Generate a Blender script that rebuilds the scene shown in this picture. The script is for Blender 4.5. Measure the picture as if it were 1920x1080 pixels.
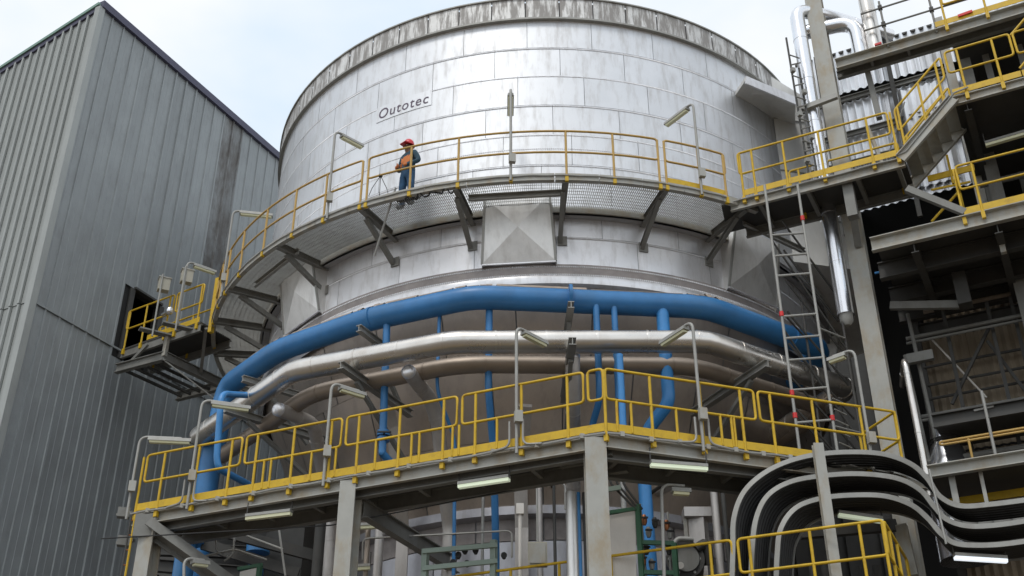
import bpy, bmesh, math, random
from mathutils import Vector, Matrix
random.seed(7)
for o in list(bpy.data.objects): bpy.data.objects.remove(o)
S = bpy.context.scene
COL = S.collection
rad = math.radians
# ------------------------------------------------------------------ camera
EYE = 1.7; FPX = 2200.0; PITCH = rad(30.25)
cam = bpy.data.objects.new('camera', bpy.data.cameras.new('camera')); COL.objects.link(cam)
cam.location = (0, 0, EYE); cam.rotation_euler = (rad(90) + PITCH, 0, 0)
cam.data.sensor_width = 36; cam.data.lens = FPX / 1920 * 36
cam.data.clip_start = .1; cam.data.clip_end = 2000
S.camera = cam
# ------------------------------------------------------------------ sky, sun, exposure
SUN_EL, SUN_AZ = rad(58), rad(207)        # azimuth clockwise from +y: behind the viewer, to the left
W = bpy.data.worlds.new('World'); S.world = W; W.use_nodes = True
n = W.node_tree.nodes; l = W.node_tree.links; n.clear()
sky = n.new('ShaderNodeTexSky'); sky.sky_type = 'NISHITA'; sky.sun_disc = False
sky.sun_elevation = SUN_EL; sky.sun_rotation = SUN_AZ; sky.air_density = 1.4; sky.dust_density = 3.0
bg1 = n.new('ShaderNodeBackground'); bg1.inputs[1].default_value = .15; l.new(sky.outputs[0], bg1.inputs[0])
bg2 = n.new('ShaderNodeBackground'); bg2.inputs[1].default_value = 1.06
tc = n.new('ShaderNodeTexCoord'); mp = n.new('ShaderNodeMapping'); mp.inputs['Scale'].default_value = (1, 1, 1.6)
no = n.new('ShaderNodeTexNoise'); no.inputs['Scale'].default_value = 2.1; no.inputs['Detail'].default_value = 5; no.inputs['Roughness'].default_value = .55
cr = n.new('ShaderNodeValToRGB'); cr.color_ramp.elements[0].position = .33; cr.color_ramp.elements[0].color = (.90, .90, .90, 1)
cr.color_ramp.elements[1].position = .62; cr.color_ramp.elements[1].color = (.97, .97, .97, 1)
cc = n.new('ShaderNodeValToRGB'); cc.color_ramp.elements[0].position = .36; cc.color_ramp.elements[0].color = (.74, .87, 1, 1); cc.color_ramp.elements[1].position = .56; cc.color_ramp.elements[1].color = (.96, .98, 1, 1)
l.new(no.outputs[0], cc.inputs[0]); l.new(cc.outputs[0], bg2.inputs[0])
mx = n.new('ShaderNodeMixShader'); out = n.new('ShaderNodeOutputWorld')
l.new(tc.outputs['Generated'], mp.inputs[0]); l.new(mp.outputs[0], no.inputs['Vector']); l.new(no.outputs[0], cr.inputs[0])
l.new(cr.outputs[0], mx.inputs[0]); l.new(bg1.outputs[0], mx.inputs[1]); l.new(bg2.outputs[0], mx.inputs[2]); l.new(mx.outputs[0], out.inputs[0])
sd = bpy.data.lights.new('sun', 'SUN'); sd.energy = 1.1; sd.angle = rad(14); sd.color = (1, .96, .9)
sun = bpy.data.objects.new('sun', sd); COL.objects.link(sun)
tosun = Vector((math.sin(SUN_AZ) * math.cos(SUN_EL), math.cos(SUN_AZ) * math.cos(SUN_EL), math.sin(SUN_EL)))
sun.rotation_euler = tosun.to_track_quat('Z', 'Y').to_euler(); sun.location = (-20, -20, 60)
S.view_settings.view_transform = 'Standard'; S.view_settings.look = 'None'
S.view_settings.exposure = 0; S.view_settings.gamma = 1; S.view_settings.use_curve_mapping = False

# ------------------------------------------------------------------ survey helpers
TX, TY = .865, 27.96                      # tank axis
_c, _s = math.cos(PITCH), math.sin(PITCH)
OX, OY = 7.22, 18.91                      # corner of the steel frame on the right
UX, UY, VX, VY = .894, -.447, .447, .894  # plant grid: u along the frame front, v towards its back
def at(px, py, z=None, y=None, r=None, b=None):
    """world point on the sight line through a photo point, at a height, depth, radius about the tank or frame line"""
    X = (px - 960) / FPX; U = (540 - py) / FPX
    d = Vector((X, _c - U * _s, _s + U * _c))
    if z is not None: k = (z - EYE) / d.z
    elif y is not None: k = y / d.y
    elif b is not None: k = (OX * VX + OY * VY + b) / (d.x * VX + d.y * VY)
    else:
        a = d.x**2 + d.y**2; h = -2 * (d.x * TX + d.y * TY); q = TX**2 + TY**2 - r * r
        k = (-h - math.sqrt(max(0, h * h - 4 * a * q))) / (2 * a)
    return d * k + Vector((0, 0, EYE))
def rp(az, r, z): a = rad(az); return Vector((TX + r * math.sin(a), TY - r * math.cos(a), z))
def fr(a, b, z): return Vector((OX + a * UX + b * VX, OY + a * UY + b * VY, z))

# ------------------------------------------------------------------ materials
def mat(name, col, rough=.6, metal=0, var=.12, scale=3, dirt=None, dirtamt=.4, streak=1, bump=0, rnd=0, spec=.5, emit=0, dscale=1.3, dlo=.48, dhi=.75):
    m = bpy.data.materials.new(name); m.use_nodes = True
    N = m.node_tree.nodes; L = m.node_tree.links; B = N['Principled BSDF']
    B.inputs['Roughness'].default_value = rough; B.inputs['Metallic'].default_value = metal
    B.inputs['Specular IOR Level'].default_value = spec
    t = N.new('ShaderNodeTexCoord'); oi = N.new('ShaderNodeObjectInfo')
    ad = N.new('ShaderNodeVectorMath'); ad.operation = 'ADD'
    sc = N.new('ShaderNodeVectorMath'); sc.operation = 'SCALE'; sc.inputs['Scale'].default_value = 37.0
    cb = N.new('ShaderNodeCombineXYZ')
    for i in range(3): L.new(oi.outputs['Random'], cb.inputs[i])
    L.new(cb.outputs[0], sc.inputs[0]); L.new(t.outputs['Object'], ad.inputs[0]); L.new(sc.outputs[0], ad.inputs[1])
    n1 = N.new('ShaderNodeTexNoise'); n1.inputs['Scale'].default_value = scale; n1.inputs['Detail'].default_value = 6
    n1.inputs['Roughness'].default_value = .6
    L.new(ad.outputs[0], n1.inputs['Vector'])
    hs = N.new('ShaderNodeHueSaturation'); hs.inputs['Color'].default_value = (*col, 1)
    mr = N.new('ShaderNodeMapRange'); mr.inputs[1].default_value = .25; mr.inputs[2].default_value = .75
    mr.inputs[3].default_value = 1 - var; mr.inputs[4].default_value = 1 + var
    L.new(n1.outputs[0], mr.inputs[0])
    last = mr.outputs[0]
    if rnd:
        m2 = N.new('ShaderNodeMapRange'); m2.inputs[3].default_value = 1 - rnd; m2.inputs[4].default_value = 1 + rnd
        L.new(oi.outputs['Random'], m2.inputs[0]); mu = N.new('ShaderNodeMath'); mu.operation = 'MULTIPLY'
        L.new(last, mu.inputs[0]); L.new(m2.outputs[0], mu.inputs[1]); last = mu.outputs[0]
    L.new(last, hs.inputs['Value']); cout = hs.outputs[0]
    if dirt:
        mp = N.new('ShaderNodeMapping'); mp.inputs['Scale'].default_value = (streak, streak, 1)
        L.new(ad.outputs[0], mp.inputs[0])
        n2 = N.new('ShaderNodeTexNoise'); n2.inputs['Scale'].default_value = dscale; n2.inputs['Detail'].default_value = 7; n2.inputs['Roughness'].default_value = .68
        L.new(mp.outputs[0], n2.inputs['Vector'])
        m3 = N.new('ShaderNodeMapRange'); m3.inputs[1].default_value = dlo; m3.inputs[2].default_value = dhi; m3.inputs[4].default_value = dirtamt
        L.new(n2.outputs[0], m3.inputs[0])
        mix = N.new('ShaderNodeMix'); mix.data_type = 'RGBA'; mix.inputs[7].default_value = (*dirt, 1)
        L.new(m3.outputs[0], mix.inputs[0]); L.new(cout, mix.inputs[6]); cout = mix.outputs[2]
        if metal > .3:
            m4 = N.new('ShaderNodeMapRange'); m4.inputs[2].default_value = 1; m4.inputs[3].default_value = metal; m4.inputs[4].default_value = metal * .25
            L.new(m3.outputs[0], m4.inputs[0]); L.new(m4.outputs[0], B.inputs['Metallic'])
    L.new(cout, B.inputs['Base Color'])
    rr = N.new('ShaderNodeMapRange'); rr.inputs[3].default_value = max(.05, rough - .08); rr.inputs[4].default_value = min(1, rough + .12)
    L.new(n1.outputs[0], rr.inputs[0]); L.new(rr.outputs[0], B.inputs['Roughness'])
    if bump:
        bp = N.new('ShaderNodeBump'); bp.inputs['Strength'].default_value = bump; bp.inputs['Distance'].default_value = .02
        L.new(n1.outputs[0], bp.inputs['Height']); L.new(bp.outputs[0], B.inputs['Normal'])
    if emit:
        B.inputs['Emission Color'].default_value = (*col, 1); B.inputs['Emission Strength'].default_value = emit
    return m
M = {}
M['alu'] = mat('aluminium_sheet', (.73, .745, .77), .52, .78, .07, 1.0, (.42, .40, .38), .55, 5, .25, .03)
M['alu_low'] = mat('dull_aluminium_sheet', (.84, .84, .86), .36, .72, .06, 1.5, (.36, .33, .30), .45, 4, .25, .05)
M['alu_cone'] = mat('ground_tinted_cone_sheet', (.46, .395, .34), .42, .8, .08, 1.5, (.26, .22, .19), .6, 3, .3, .06)  # brown of the reflected ground put into the base colour; dirt streaks on top
M['rim'] = mat('stained_rim_plate', (.72, .72, .71), .6, .35, .12, 4, (.27, .255, .24), .9, 7, .2, .1, dscale=1.1, dlo=.43, dhi=.55)
M['seam'] = mat('dark_seam', (.38, .38, .39), .7, .3)
M['strip'] = mat('dusty_flange', (.36, .33, .32), .8, .2, .2, 6)
M['galv'] = mat('galvanised_steel', (.36, .36, .34), .6, .35, .12, 5, (.20, .17, .14), .35, 3)
M['steel'] = mat('grey_painted_steel', (.22, .22, .205), .6, .1, .15, 4, (.14, .12, .10), .5, 3)
M['pale'] = mat('pale_grey_steel', (.40, .40, .37), .6, .1, .1, 3, (.33, .25, .14), .6, 2, dlo=.46, dhi=.66)
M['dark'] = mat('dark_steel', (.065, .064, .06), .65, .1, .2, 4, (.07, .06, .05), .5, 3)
M['yellow'] = mat('yellow_paint', (.62, .40, .014), .5, 0, .14, 6, (.26, .12, .03), .6, 1, dscale=5, dlo=.55)
M['tan'] = mat('sunbleached_yellow_paint', (.52, .33, .09), .5, 0, .12, 6, (.32, .18, .06), .5, 1, dscale=5, dlo=.55)
M['blue'] = mat('blue_pipe_paint', (.04, .19, .44), .38, 0, .14, 2.5, (.05, .15, .27), .5, 1)
M['blue2'] = mat('light_blue_pipe_paint', (.05, .25, .58), .38, 0, .12, 3)
M['dust'] = mat('settled_dust', (.36, .30, .25), .95, 0, .25, 5)
M['silver'] = mat('pipe_cladding_foil', (.74, .71, .67), .27, .95, .07, 2, (.42, .34, .27), .35, 1, .15, .05)
M['dull'] = mat('dull_pipe_cladding', (.40, .34, .285), .5, .75, .1, 2, (.3, .25, .2), .5, 1, .2, .05)
M['mirror'] = mat('polished_pipe_cladding', (.82, .83, .86), .2, .95, .04, 2, None, 0, 1, .1, .04)
M['clad'] = mat('grey_blue_wall_sheet', (.285, .308, .316), .5, .15, .1, 1.2, (.20, .21, .213), .65, 3, .15, .05, dscale=.7)
M['clad2'] = mat('sunlit_wall_sheet', (.36, .38, .37), .5, .15, .06, 1.2, (.24, .25, .25), .4, 3, .15, .04, dscale=.7)  # lighter than the long wall: the gable's sunlit side is put into the colour
M['rusty'] = mat('soot_stained_sheet', (.25, .265, .27), .7, .05, .15, 3, (.11, .10, .092), .85, 3, .2, .08, dscale=1.0, dlo=.36, dhi=.60)
M['trim'] = mat('dark_flashing', (.085, .085, .13), .6, .2)
M['green'] = mat('green_edge_trim', (.20, .32, .27), .6, .1)
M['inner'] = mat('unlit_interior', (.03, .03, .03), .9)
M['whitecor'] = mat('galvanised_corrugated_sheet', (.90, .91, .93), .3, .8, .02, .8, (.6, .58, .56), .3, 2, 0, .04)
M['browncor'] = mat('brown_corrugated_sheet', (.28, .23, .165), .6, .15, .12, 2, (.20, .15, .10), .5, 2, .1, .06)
M['diffuser'] = mat('lamp_diffuser', (.80, .80, .55), .4, 0, .03)
M['lit'] = mat('lit_lamp_tube', (.82, .92, .70), .4, 0, .02, emit=.3)
M['litwhite'] = mat('lit_white_lamp', (.85, .92, 1), .4, 0, .02, emit=.9)
M['box'] = mat('beige_enclosure', (.42, .40, .33), .55, 0, .08, 4)
M['white'] = mat('white_board', (.76, .73, .68), .6, 0, .06, 2, (.42, .36, .28), .35, 2)
M['ductwhite'] = mat('white_painted_sheet', (.76, .76, .74), .5, .1, .05, 2, (.45, .43, .4), .3, 3)
M['duct'] = mat('dull_duct_sheet', (.58, .55, .52), .5, .6, .1, 3, (.36, .32, .28), .5, 4, .2, .06)
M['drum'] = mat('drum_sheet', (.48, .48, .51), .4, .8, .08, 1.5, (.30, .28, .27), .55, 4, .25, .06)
M['gframe'] = mat('green_painted_frame', (.045, .14, .075), .5, 0, .15, 4)
M['paleg'] = mat('pale_green_frame', (.28, .35, .30), .55, .1, .12, 4)
M['black'] = mat('black_rubber', (.025, .025, .025), .6)
M['red'] = mat('red_mark', (.65, .03, .03), .5)
M['copper'] = mat('brass_fitting', (.40, .16, .07), .4, .6)
M['shiny'] = mat('bare_silver_duct', (.80, .79, .77), .42, .75, .08, 3, (.4, .37, .33), .4, 4, .2, .05)
M['cover'] = mat('coverall_blue', (.035, .075, .105), .9, 0, .3, 9)
M['trou'] = mat('trouser_blue', (.03, .085, .17), .9, 0, .3, 9)
M['orange'] = mat('orange_cloth', (.62, .20, .06), .8, 0, .2, 9)
M['helmet'] = mat('red_helmet', (.60, .035, .05), .3)
M['skin'] = mat('skin', (.16, .08, .05), .6, 0, .05)
M['ground'] = mat('plant_yard_ground', (.135, .105, .075), .9, 0, .2, .4, (.08, .066, .052), .6, 1, .1, dscale=.12)
M['ink'] = mat('sign_lettering', (.13, .10, .14), .6)
M['signwhite'] = mat('sign_plate', (.80, .80, .82), .42, .6, .03)

# ------------------------------------------------------------------ mesh builder
BASE = {}
def unit(v): v = Vector(v); return v.normalized() if v.length > 1e-9 else Vector((0, 0, 1))
class MB:
    def __init__(s): s.v = []; s.f = []
    def add(s, vs, fs):
        k = len(s.v); s.v += [Vector(p) for p in vs]; s.f += [tuple(i + k for i in f) for f in fs]; return s
    def hexa(s, p):  # eight corners, bottom loop then top loop
        return s.add(p, [(3, 2, 1, 0), (4, 5, 6, 7), (0, 1, 5, 4), (1, 2, 6, 5), (2, 3, 7, 6), (3, 0, 4, 7)])
    def box(s, c, size, ang=0):
        c = Vector(c); x, y, z = [k / 2 for k in size]; R = Matrix.Rotation(ang, 3, 'Z')
        q = [(-x, -y), (x, -y), (x, y), (-x, y)]
        return s.hexa([c + R @ Vector((a, b, -z)) for a, b in q] + [c + R @ Vector((a, b, z)) for a, b in q])
    def frame(s, p, q, up=(0, 0, 1)):
        p, q = Vector(p), Vector(q); d = unit(q - p); up = Vector(up)
        if abs(d.dot(unit(up))) > .98: up = Vector((VX, VY, 0))
        x = unit(d.cross(up)); return p, q, d, x, unit(x.cross(d))
    def beam(s, p, q, w, h, up=(0, 0, 1)):
        p, q, d, x, y = s.frame(p, q, up); x = x * w / 2; y = y * h / 2
        r = [-x - y, x - y, x + y, -x + y]
        return s.hexa([p + k for k in r] + [q + k for k in r])
    def prof(s, p, q, pts, up=(0, 0, 1)):
        p, q, d, x, y = s.frame(p, q, up); m = len(pts)
        vs = [p + x * a + y * b for a, b in pts] + [q + x * a + y * b for a, b in pts]
        return s.add(vs, [(i, (i + 1) % m, m + (i + 1) % m, m + i) for i in range(m)] + [tuple(range(m - 1, -1, -1)), tuple(range(m, 2 * m))])
    def ibeam(s, p, q, w, h, t=.02, up=(0, 0, 1)):
        a, b = w / 2, h / 2; k = t / 2
        return s.prof(p, q, [(-a, -b), (a, -b), (a, -b + t), (k, -b + t), (k, b - t), (a, b - t), (a, b), (-a, b), (-a, b - t), (-k, b - t), (-k, -b + t), (-a, -b + t)], up)
    def chan(s, p, q, w, h, t=.018, up=(0, 0, 1)):
        b = h / 2
        return s.prof(p, q, [(0, -b), (w, -b), (w, -b + t), (t, -b + t), (t, b - t), (w, b - t), (w, b), (0, b)], up)
    def tube(s, pts, r, n=8, closed=False, caps=True, rs=None):
        P = [Vector(p) for p in pts]; m = len(P)
        if m < 2: return s
        T = []
        for i in range(m):
            if closed: t = unit(P[(i + 1) % m] - P[i]) + unit(P[i] - P[i - 1])
            else: t = unit(P[min(i + 1, m - 1)] - P[max(i, 1) - 1]) if i in (0, m - 1) else unit(P[i + 1] - P[i]) + unit(P[i] - P[i - 1])
            T.append(unit(t))
        x = T[0].orthogonal().normalized(); k = len(s.v); vs = []
        for i in range(m):
            x = unit(x - T[i] * x.dot(T[i])); y = T[i].cross(x); rr = rs[i] if rs else r
            a0 = unit(P[i] - P[i - 1]) if (i or closed) else T[i]
            cs = max(.6, a0.dot(T[i])); 
            for j in range(n):
                a = 2 * math.pi * j / n; vs.append(P[i] + (x * math.cos(a) + y * math.sin(a)) * rr)
        fs = []
        for i in range(m if closed else m - 1):
            i2 = (i + 1) % m
            off = 0
            if closed and i2 == 0:  # best matching start
                off = min(range(n), key=lambda o: (vs[i * n] - vs[o]).length)
            for j in range(n):
                j2 = (j + 1) % n
                fs.append((i * n + j, i * n + j2, i2 * n + (j2 + off) % n, i2 * n + (j + off) % n))
        if caps and not closed: fs += [tuple(range(n - 1, -1, -1)), tuple(range((m - 1) * n, m * n))]
        return s.add(vs, fs)
    def lathe(s, c, prof, n=48, a0=0, a1=360, axis=None):
        c = Vector(c); full = abs(a1 - a0) >= 359.9; m = n if full else n + 1; vs = []
        for i in range(m):
            a = rad(a0 + (a1 - a0) * i / n)
            for r, z in prof: vs.append(c + Vector((r * math.sin(a), -r * math.cos(a), z)))
        k = len(prof); fs = []
        for i in range(n):
            i2 = (i + 1) % m
            for j in range(k - 1): fs.append((i * k + j, i2 * k + j, i2 * k + j + 1, i * k + j + 1))
        return s.add(vs, fs)
    def disc(s, p, q, r, n=12): return s.tube([p, q], r, n)
    def ball(s, c, r, n=8):
        c = Vector(c); r = Vector(r) if hasattr(r, '__len__') else Vector((r, r, r)); vs = []; m = n // 2 + 1
        for i in range(m):
            th = math.pi * i / (m - 1)
            for j in range(n):
                a = 2 * math.pi * j / n
                vs.append(c + Vector((math.sin(th) * math.cos(a) * r.x, math.sin(th) * math.sin(a) * r.y, math.cos(th) * r.z)))
        return s.add(vs, [(i * n + j, (i + 1) * n + j, (i + 1) * n + (j + 1) % n, i * n + (j + 1) % n) for i in range(m - 1) for j in range(n)])
    def mesh(s, name, off=Vector((0, 0, 0)), smooth=False):
        me = bpy.data.meshes.new(name); me.from_pydata([p - off for p in s.v], [], s.f); me.update()
        if smooth:
            me.shade_smooth(); me.set_sharp_from_angle(angle=rad(smooth if smooth is not True else 40))
        return me
    def build(s, name, m, parent=None, smooth=False, label=None):
        if parent is not None: off = BASE[parent.name]
        else:
            xs = [p.x for p in s.v]; ys = [p.y for p in s.v]; zs = [p.z for p in s.v]
            off = Vector(((min(xs) + max(xs)) / 2, (min(ys) + max(ys)) / 2, min(zs)))
        me = s.mesh(name, off, smooth); me.materials.append(M[m] if isinstance(m, str) else m)
        o = bpy.data.objects.new(name, me); COL.objects.link(o)
        if parent is not None: o.parent = parent
        else: o.location = off
        BASE[o.name] = off
        if label: o['label'] = label
        return o
def inst(me, name, parent, loc, rotz=0, label=None):
    """another object on shared mesh data; loc in world metres"""
    o = bpy.data.objects.new(name, me); COL.objects.link(o); o.parent = parent
    o.location = Vector(loc) - BASE[parent.name]; o.rotation_euler = (0, 0, rotz); BASE[o.name] = Vector(loc)
    if label: o['label'] = label
    return o
def tag(o, label, cat, group=None, kind=None):
    o['label'] = label; o['category'] = cat
    if group: o['group'] = group
    if kind: o['kind'] = kind
    return o
def thing(name, base, label, cat, group=None):
    o = bpy.data.objects.new(name, None); COL.objects.link(o); o.location = base; o.empty_display_size = .3
    BASE[o.name] = Vector(base); return tag(o, label, cat, group)
def struct(o): o['kind'] = 'structure'; return o
def fillet(pts, r, k=4, closed=False):
    P = [Vector(p) for p in pts]; out = []; m = len(P)
    for i in range(m):
        if not closed and i in (0, m - 1): out.append(P[i]); continue
        a, b, c = P[i - 1], P[i], P[(i + 1) % m]
        d1, d2 = (a - b), (c - b); rr = min(r, d1.length * .49, d2.length * .49)
        p, q = b + unit(d1) * rr, b + unit(d2) * rr
        for j in range(k + 1):
            t = j / k; out.append(p * (1 - t)**2 + b * 2 * t * (1 - t) + q * t * t)
    return out
# ================================================================== ground
g = MB(); g.add([(-600, -600, 0), (600, -600, 0), (600, 600, 0), (-600, 600, 0)], [(0, 1, 2, 3)])
struct(g.build('ground', 'ground'))

# ================================================================== clad hall on the left
CX, CY = -11.74, 24.93                     # its near corner
DX, DY = .463, .886                        # long wall runs back along this
hall = thing('factory_hall', (CX, CY, 0), 'tall grey corrugated metal hall with sharp corner on the left', 'building')
ZT = 25.6; ZS = 15.86; D0, D1, DZ0, DZ1 = 3.05, 4.12, 15.64, 17.77
def lw(t, o, z): return Vector((CX + DX * t + DY * o, CY + DY * t - DX * o, z))       # long wall, o outwards
def gw(t, o, z): return Vector((CX - DY * t - DX * o, CY + DX * t - DY * o, z))       # gable wall
GS = .245                                                                            # gable roof slope
b = MB()
for t0, t1, z0, z1 in ((0, D0, 0, ZT - .1), (D1, 30, 0, ZT - .1), (D0, D1, 0, DZ0), (D0, D1, DZ1, ZT - .1)):
    b.hexa([lw(t0, -.25, z0), lw(t1, -.25, z0), lw(t1, -.03, z0), lw(t0, -.03, z0), lw(t0, -.25, z1), lw(t1, -.25, z1), lw(t1, -.03, z1), lw(t0, -.03, z1)])
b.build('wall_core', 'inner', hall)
b = MB()
zg = ZT - 16 * GS
b.hexa([gw(.26, -.25, 0), gw(16, -.25, 0), gw(16, -.03, 0), gw(.26, -.03, 0), gw(.26, -.25, ZT - .17), gw(16, -.25, zg - .1), gw(16, -.03, zg - .1), gw(.26, -.03, ZT - .17)])
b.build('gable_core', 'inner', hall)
b = MB(); q0, q1 = gw(16, 0, 0), gw(16, -30, 0)
q2, q3 = lw(30, -.03, 0), lw(0, -.03, 0)
up = Vector((0, 0, 1))
def P3(p, z): return Vector((p.x, p.y, z))
b.hexa([P3(q3, ZT - .12), P3(q2, ZT - .12), P3(q1, zg - .12), P3(q0, zg - .12), P3(q3, ZT - .02), P3(q2, ZT - .02), P3(q1, zg - .02), P3(q0, zg - .02)])
b.build('roof', 'clad', hall)
b = MB(); b.hexa([P3(q1, 0), P3(q2, 0), P3(q2, 0) + Vector((.1, .1, 0)), P3(q1, 0) + Vector((.1, .1, 0)), P3(q1, zg - .14), P3(q2, ZT - .14), P3(q2, ZT - .14) + Vector((.1, .1, 0)), P3(q1, zg - .14) + Vector((.1, .1, 0))])
b.hexa([P3(q0, 0), P3(q1, 0), P3(q1, 0) + Vector((-.1, 0, 0)), P3(q0, 0) + Vector((-.1, 0, 0)), P3(q0, zg - .14), P3(q1, zg - .14), P3(q1, zg - .14) + Vector((-.1, 0, 0)), P3(q0, zg - .14) + Vector((-.1, 0, 0))])
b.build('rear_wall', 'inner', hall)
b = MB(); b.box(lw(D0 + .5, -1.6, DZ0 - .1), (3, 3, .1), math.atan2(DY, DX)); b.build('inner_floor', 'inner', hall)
PW = .45
def sheet_mesh(name, w, z0, z1, rib, h, th=.006, m='clad'):
    """one wall sheet: flat pan, a shallow swage and a standing rib at its joint; local x along the wall, -y outwards"""
    pr = [(0.004, 0), (w * .34, 0), (w * .36, -.006), (w * .40, -.006), (w * .42, 0), (w - rib - .012, 0), (w - rib, -h), (w - .012, -h), (w - .004, -.004)]
    mb = MB(); k = len(pr)
    vs = [(x, y, z0) for x, y in pr] + [(x, y, z1) for x, y in pr]
    mb.add(vs, [(i, i + 1, k + i + 1, k + i) for i in range(k - 1)])
    me = mb.mesh(name); me.materials.append(M[m]); return me
ra = math.atan2(DY, DX)
low = sheet_mesh('wall_panel', PW, 0, ZS - .01, .06, .032); upp = sheet_mesh('wall_panel', PW, ZS + .0, ZT - .1, .06, .032)
soothalf = sheet_mesh('wall_panel', PW, ZS, 19.8, .06, .045)
sooty = sheet_mesh('wall_panel', PW, 19.8, ZT - .12, .06, .045, m='rusty')
lowd = sheet_mesh('wall_panel', PW, 0, DZ0 - .02, .06, .045); uppd = sheet_mesh('wall_panel', PW, DZ1 + .02, ZT - .1, .06, .045)
k = 0; t = .02
while t < 27:
    door = t + PW > D0 + .1 and t < D1 - .1
    inst(lowd if door else low, 'wall_panel', hall, lw(t, .012, 0), ra)
    s_ = 5.35 < t + PW / 2 < 6.45
    if s_:
        inst(sooty, 'wall_panel', hall, lw(t, .026, 0), ra, 'soot-stained dark brown wall panel'); inst(soothalf, 'wall_panel', hall, lw(t, .03, 0), ra)
    else: inst(uppd if door else upp, 'wall_panel', hall, lw(t, .03, 0), ra)
    t += PW
gme = {}
t = .03; GW = .30
while t < 9:
    zt = ZT - .12 - (t + GW) * GS
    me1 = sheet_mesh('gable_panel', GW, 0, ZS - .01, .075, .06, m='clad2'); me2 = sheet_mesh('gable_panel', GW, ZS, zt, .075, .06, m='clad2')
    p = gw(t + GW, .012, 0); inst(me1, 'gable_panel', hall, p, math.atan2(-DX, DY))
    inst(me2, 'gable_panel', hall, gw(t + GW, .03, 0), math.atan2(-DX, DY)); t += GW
b = MB(); b.beam(lw(-.05, .03, ZT - .02), lw(28, .03, ZT - .02), .22, .24); b.build('roof_flashing', 'trim', hall)
b = MB(); b.beam(gw(-.02, .05, ZT - .02), gw(16, .05, zg - .02), .16, .10); b.build('gable_trim', 'green', hall)
b = MB(); b.beam(gw(-.02, .04, ZT - .15), gw(16, .04, zg - .15), .10, .16); b.build('gable_flashing', 'trim', hall)
b = MB(); b.prof(lw(0, 0, 0), lw(0, 0, ZT - .14), [(-.09, -.075), (.10, -.075), (.10, .12), (-.09, .12)], up=(-DX, -DY, 0)); b.build('corner_trim', 'clad2', hall)
b = MB(); b.beam(lw(.1, .05, ZS), lw(D0 - .02, .05, ZS), .03, .05); b.beam(lw(D1 + .02, .05, ZS), lw(27, .05, ZS), .03, .05); b.build('joint_strip', 'clad', hall)
fo = MB()
for t_ in (D0 - .03, D1 + .03): fo.beam(lw(t_, .03, DZ0), lw(t_, .03, DZ1), .06, .16)
fo.beam(lw(D0, .03, DZ1 + .03), lw(D1, .03, DZ1 + .03), .16, .06); fo.build('door_frame', 'dark', hall)

# ================================================================== tank
tank = thing('process_tank', (TX, TY, 0), 'huge round aluminium-clad process tank in the middle', 'tank')
ax = Vector((TX, TY, 0))
b = MB(); b.lathe(ax, [(7.37, 15.56), (7.37, 21.0), (7.40, 21.05), (7.40, 21.5), (7.2, 21.5), (7.2, 21.3), (.01, 22.0)], 128); b.build('upper_shell', 'seam', tank, True)
b = MB(); b.lathe(ax, [(7.15, 13.6), (7.15, 15.5), (7.36, 15.5)], 128); b.build('middle_shell', 'seam', tank, True)
def curved(name, r, z0, z1, wdeg, m, r2=None, k=5, lip=.012):
    """a curved sheet centred on the camera side of the axis, turned over at its edges; z local to the axis"""
    mb = MB(); r2 = r if r2 is None else r2; prof = [(r - .03, z0), (r2 and r, z0), (r2, z1), (r2 - .03, z1)]
    mb.lathe((0, 0, 0), prof, k, -wdeg / 2, wdeg / 2); me = mb.mesh(name, smooth=30); me.materials.append(M[m]); return me
def course(name, r, z0, z1, wdeg, off, m, gap=.004, r2=None, lim=112, base=tank):
    gd = math.degrees(gap * 2.6 / r); me = curved(name, r, z0 + gap / 2, z1 - gap / 2, wdeg - gd, m, r2)
    a = -lim + off
    while a < lim:
        inst(me, name, base, ax, rad(a)); a += wdeg
ZC = [15.62, 16.78, 17.60, 18.42, 19.27, 20.10, 20.93]
for i in range(6): course('shell_panel', 7.405 + .004 * (i % 2), ZC[i], ZC[i + 1], 11.6, (0, 5.2, 2.1, 7.7, 3.6, 9.4)[i], 'alu')
course('rim_plate', 7.485, 20.95, 21.55, 6.1, 1.0, 'rim', .01)
b = MB(); b.lathe(ax, [(7.40, 20.90), (7.51, 20.905), (7.51, 20.955), (7.40, 20.96)], 128); b.build('rim_ring', 'galv', tank, True)
b = MB(); b.lathe(ax, [(7.40, 21.545), (7.525, 21.55), (7.525, 21.585), (7.40, 21.585)], 128); b.build('rim_edge', 'galv', tank, True)
course('skirt_panel', 7.205, 15.05, 15.55, 13.8, 3, 'alu_low'); course('skirt_panel', 7.20, 14.36, 15.05, 13.8, 9, 'alu_low')
b = MB(); b.lathe(ax, [(7.19, 14.37), (7.235, 14.36), (7.235, 14.05), (7.19, 14.04)], 128); b.build('rivet_band', 'strip', tank, True)
b = MB(); b.lathe(ax, [(7.15, 14.05), (7.31, 14.04), (7.33, 13.98), (7.31, 13.86), (7.1, 13.84)], 128); b.build('flange_ring', 'alu_low', tank, 30)
rv = MB()
def rivet(az, r, z, s=.016):
    c = rp(az, r, z); a = rad(az); ux = Vector((math.cos(a), math.sin(a), 0)) * s; uz = Vector((0, 0, s)); on = Vector((math.sin(a), -math.cos(a), 0)) * s * .8
    rv.add([c - ux - uz, c + ux - uz, c + ux + uz, c - ux + uz, c + on], [(0, 1, 4), (1, 2, 4), (2, 3, 4), (3, 0, 4)])
for z in ZC[1:] + [15.05]:
    r = 7.41 if z > 15.5 else 7.205
    for i in range(-420, 421): rivet(i * .26, r, z - .035)
for i in range(-300, 301): rivet(i * .36, 7.236, 14.30, .02); rivet(i * .36, 7.236, 14.11, .02)
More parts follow.
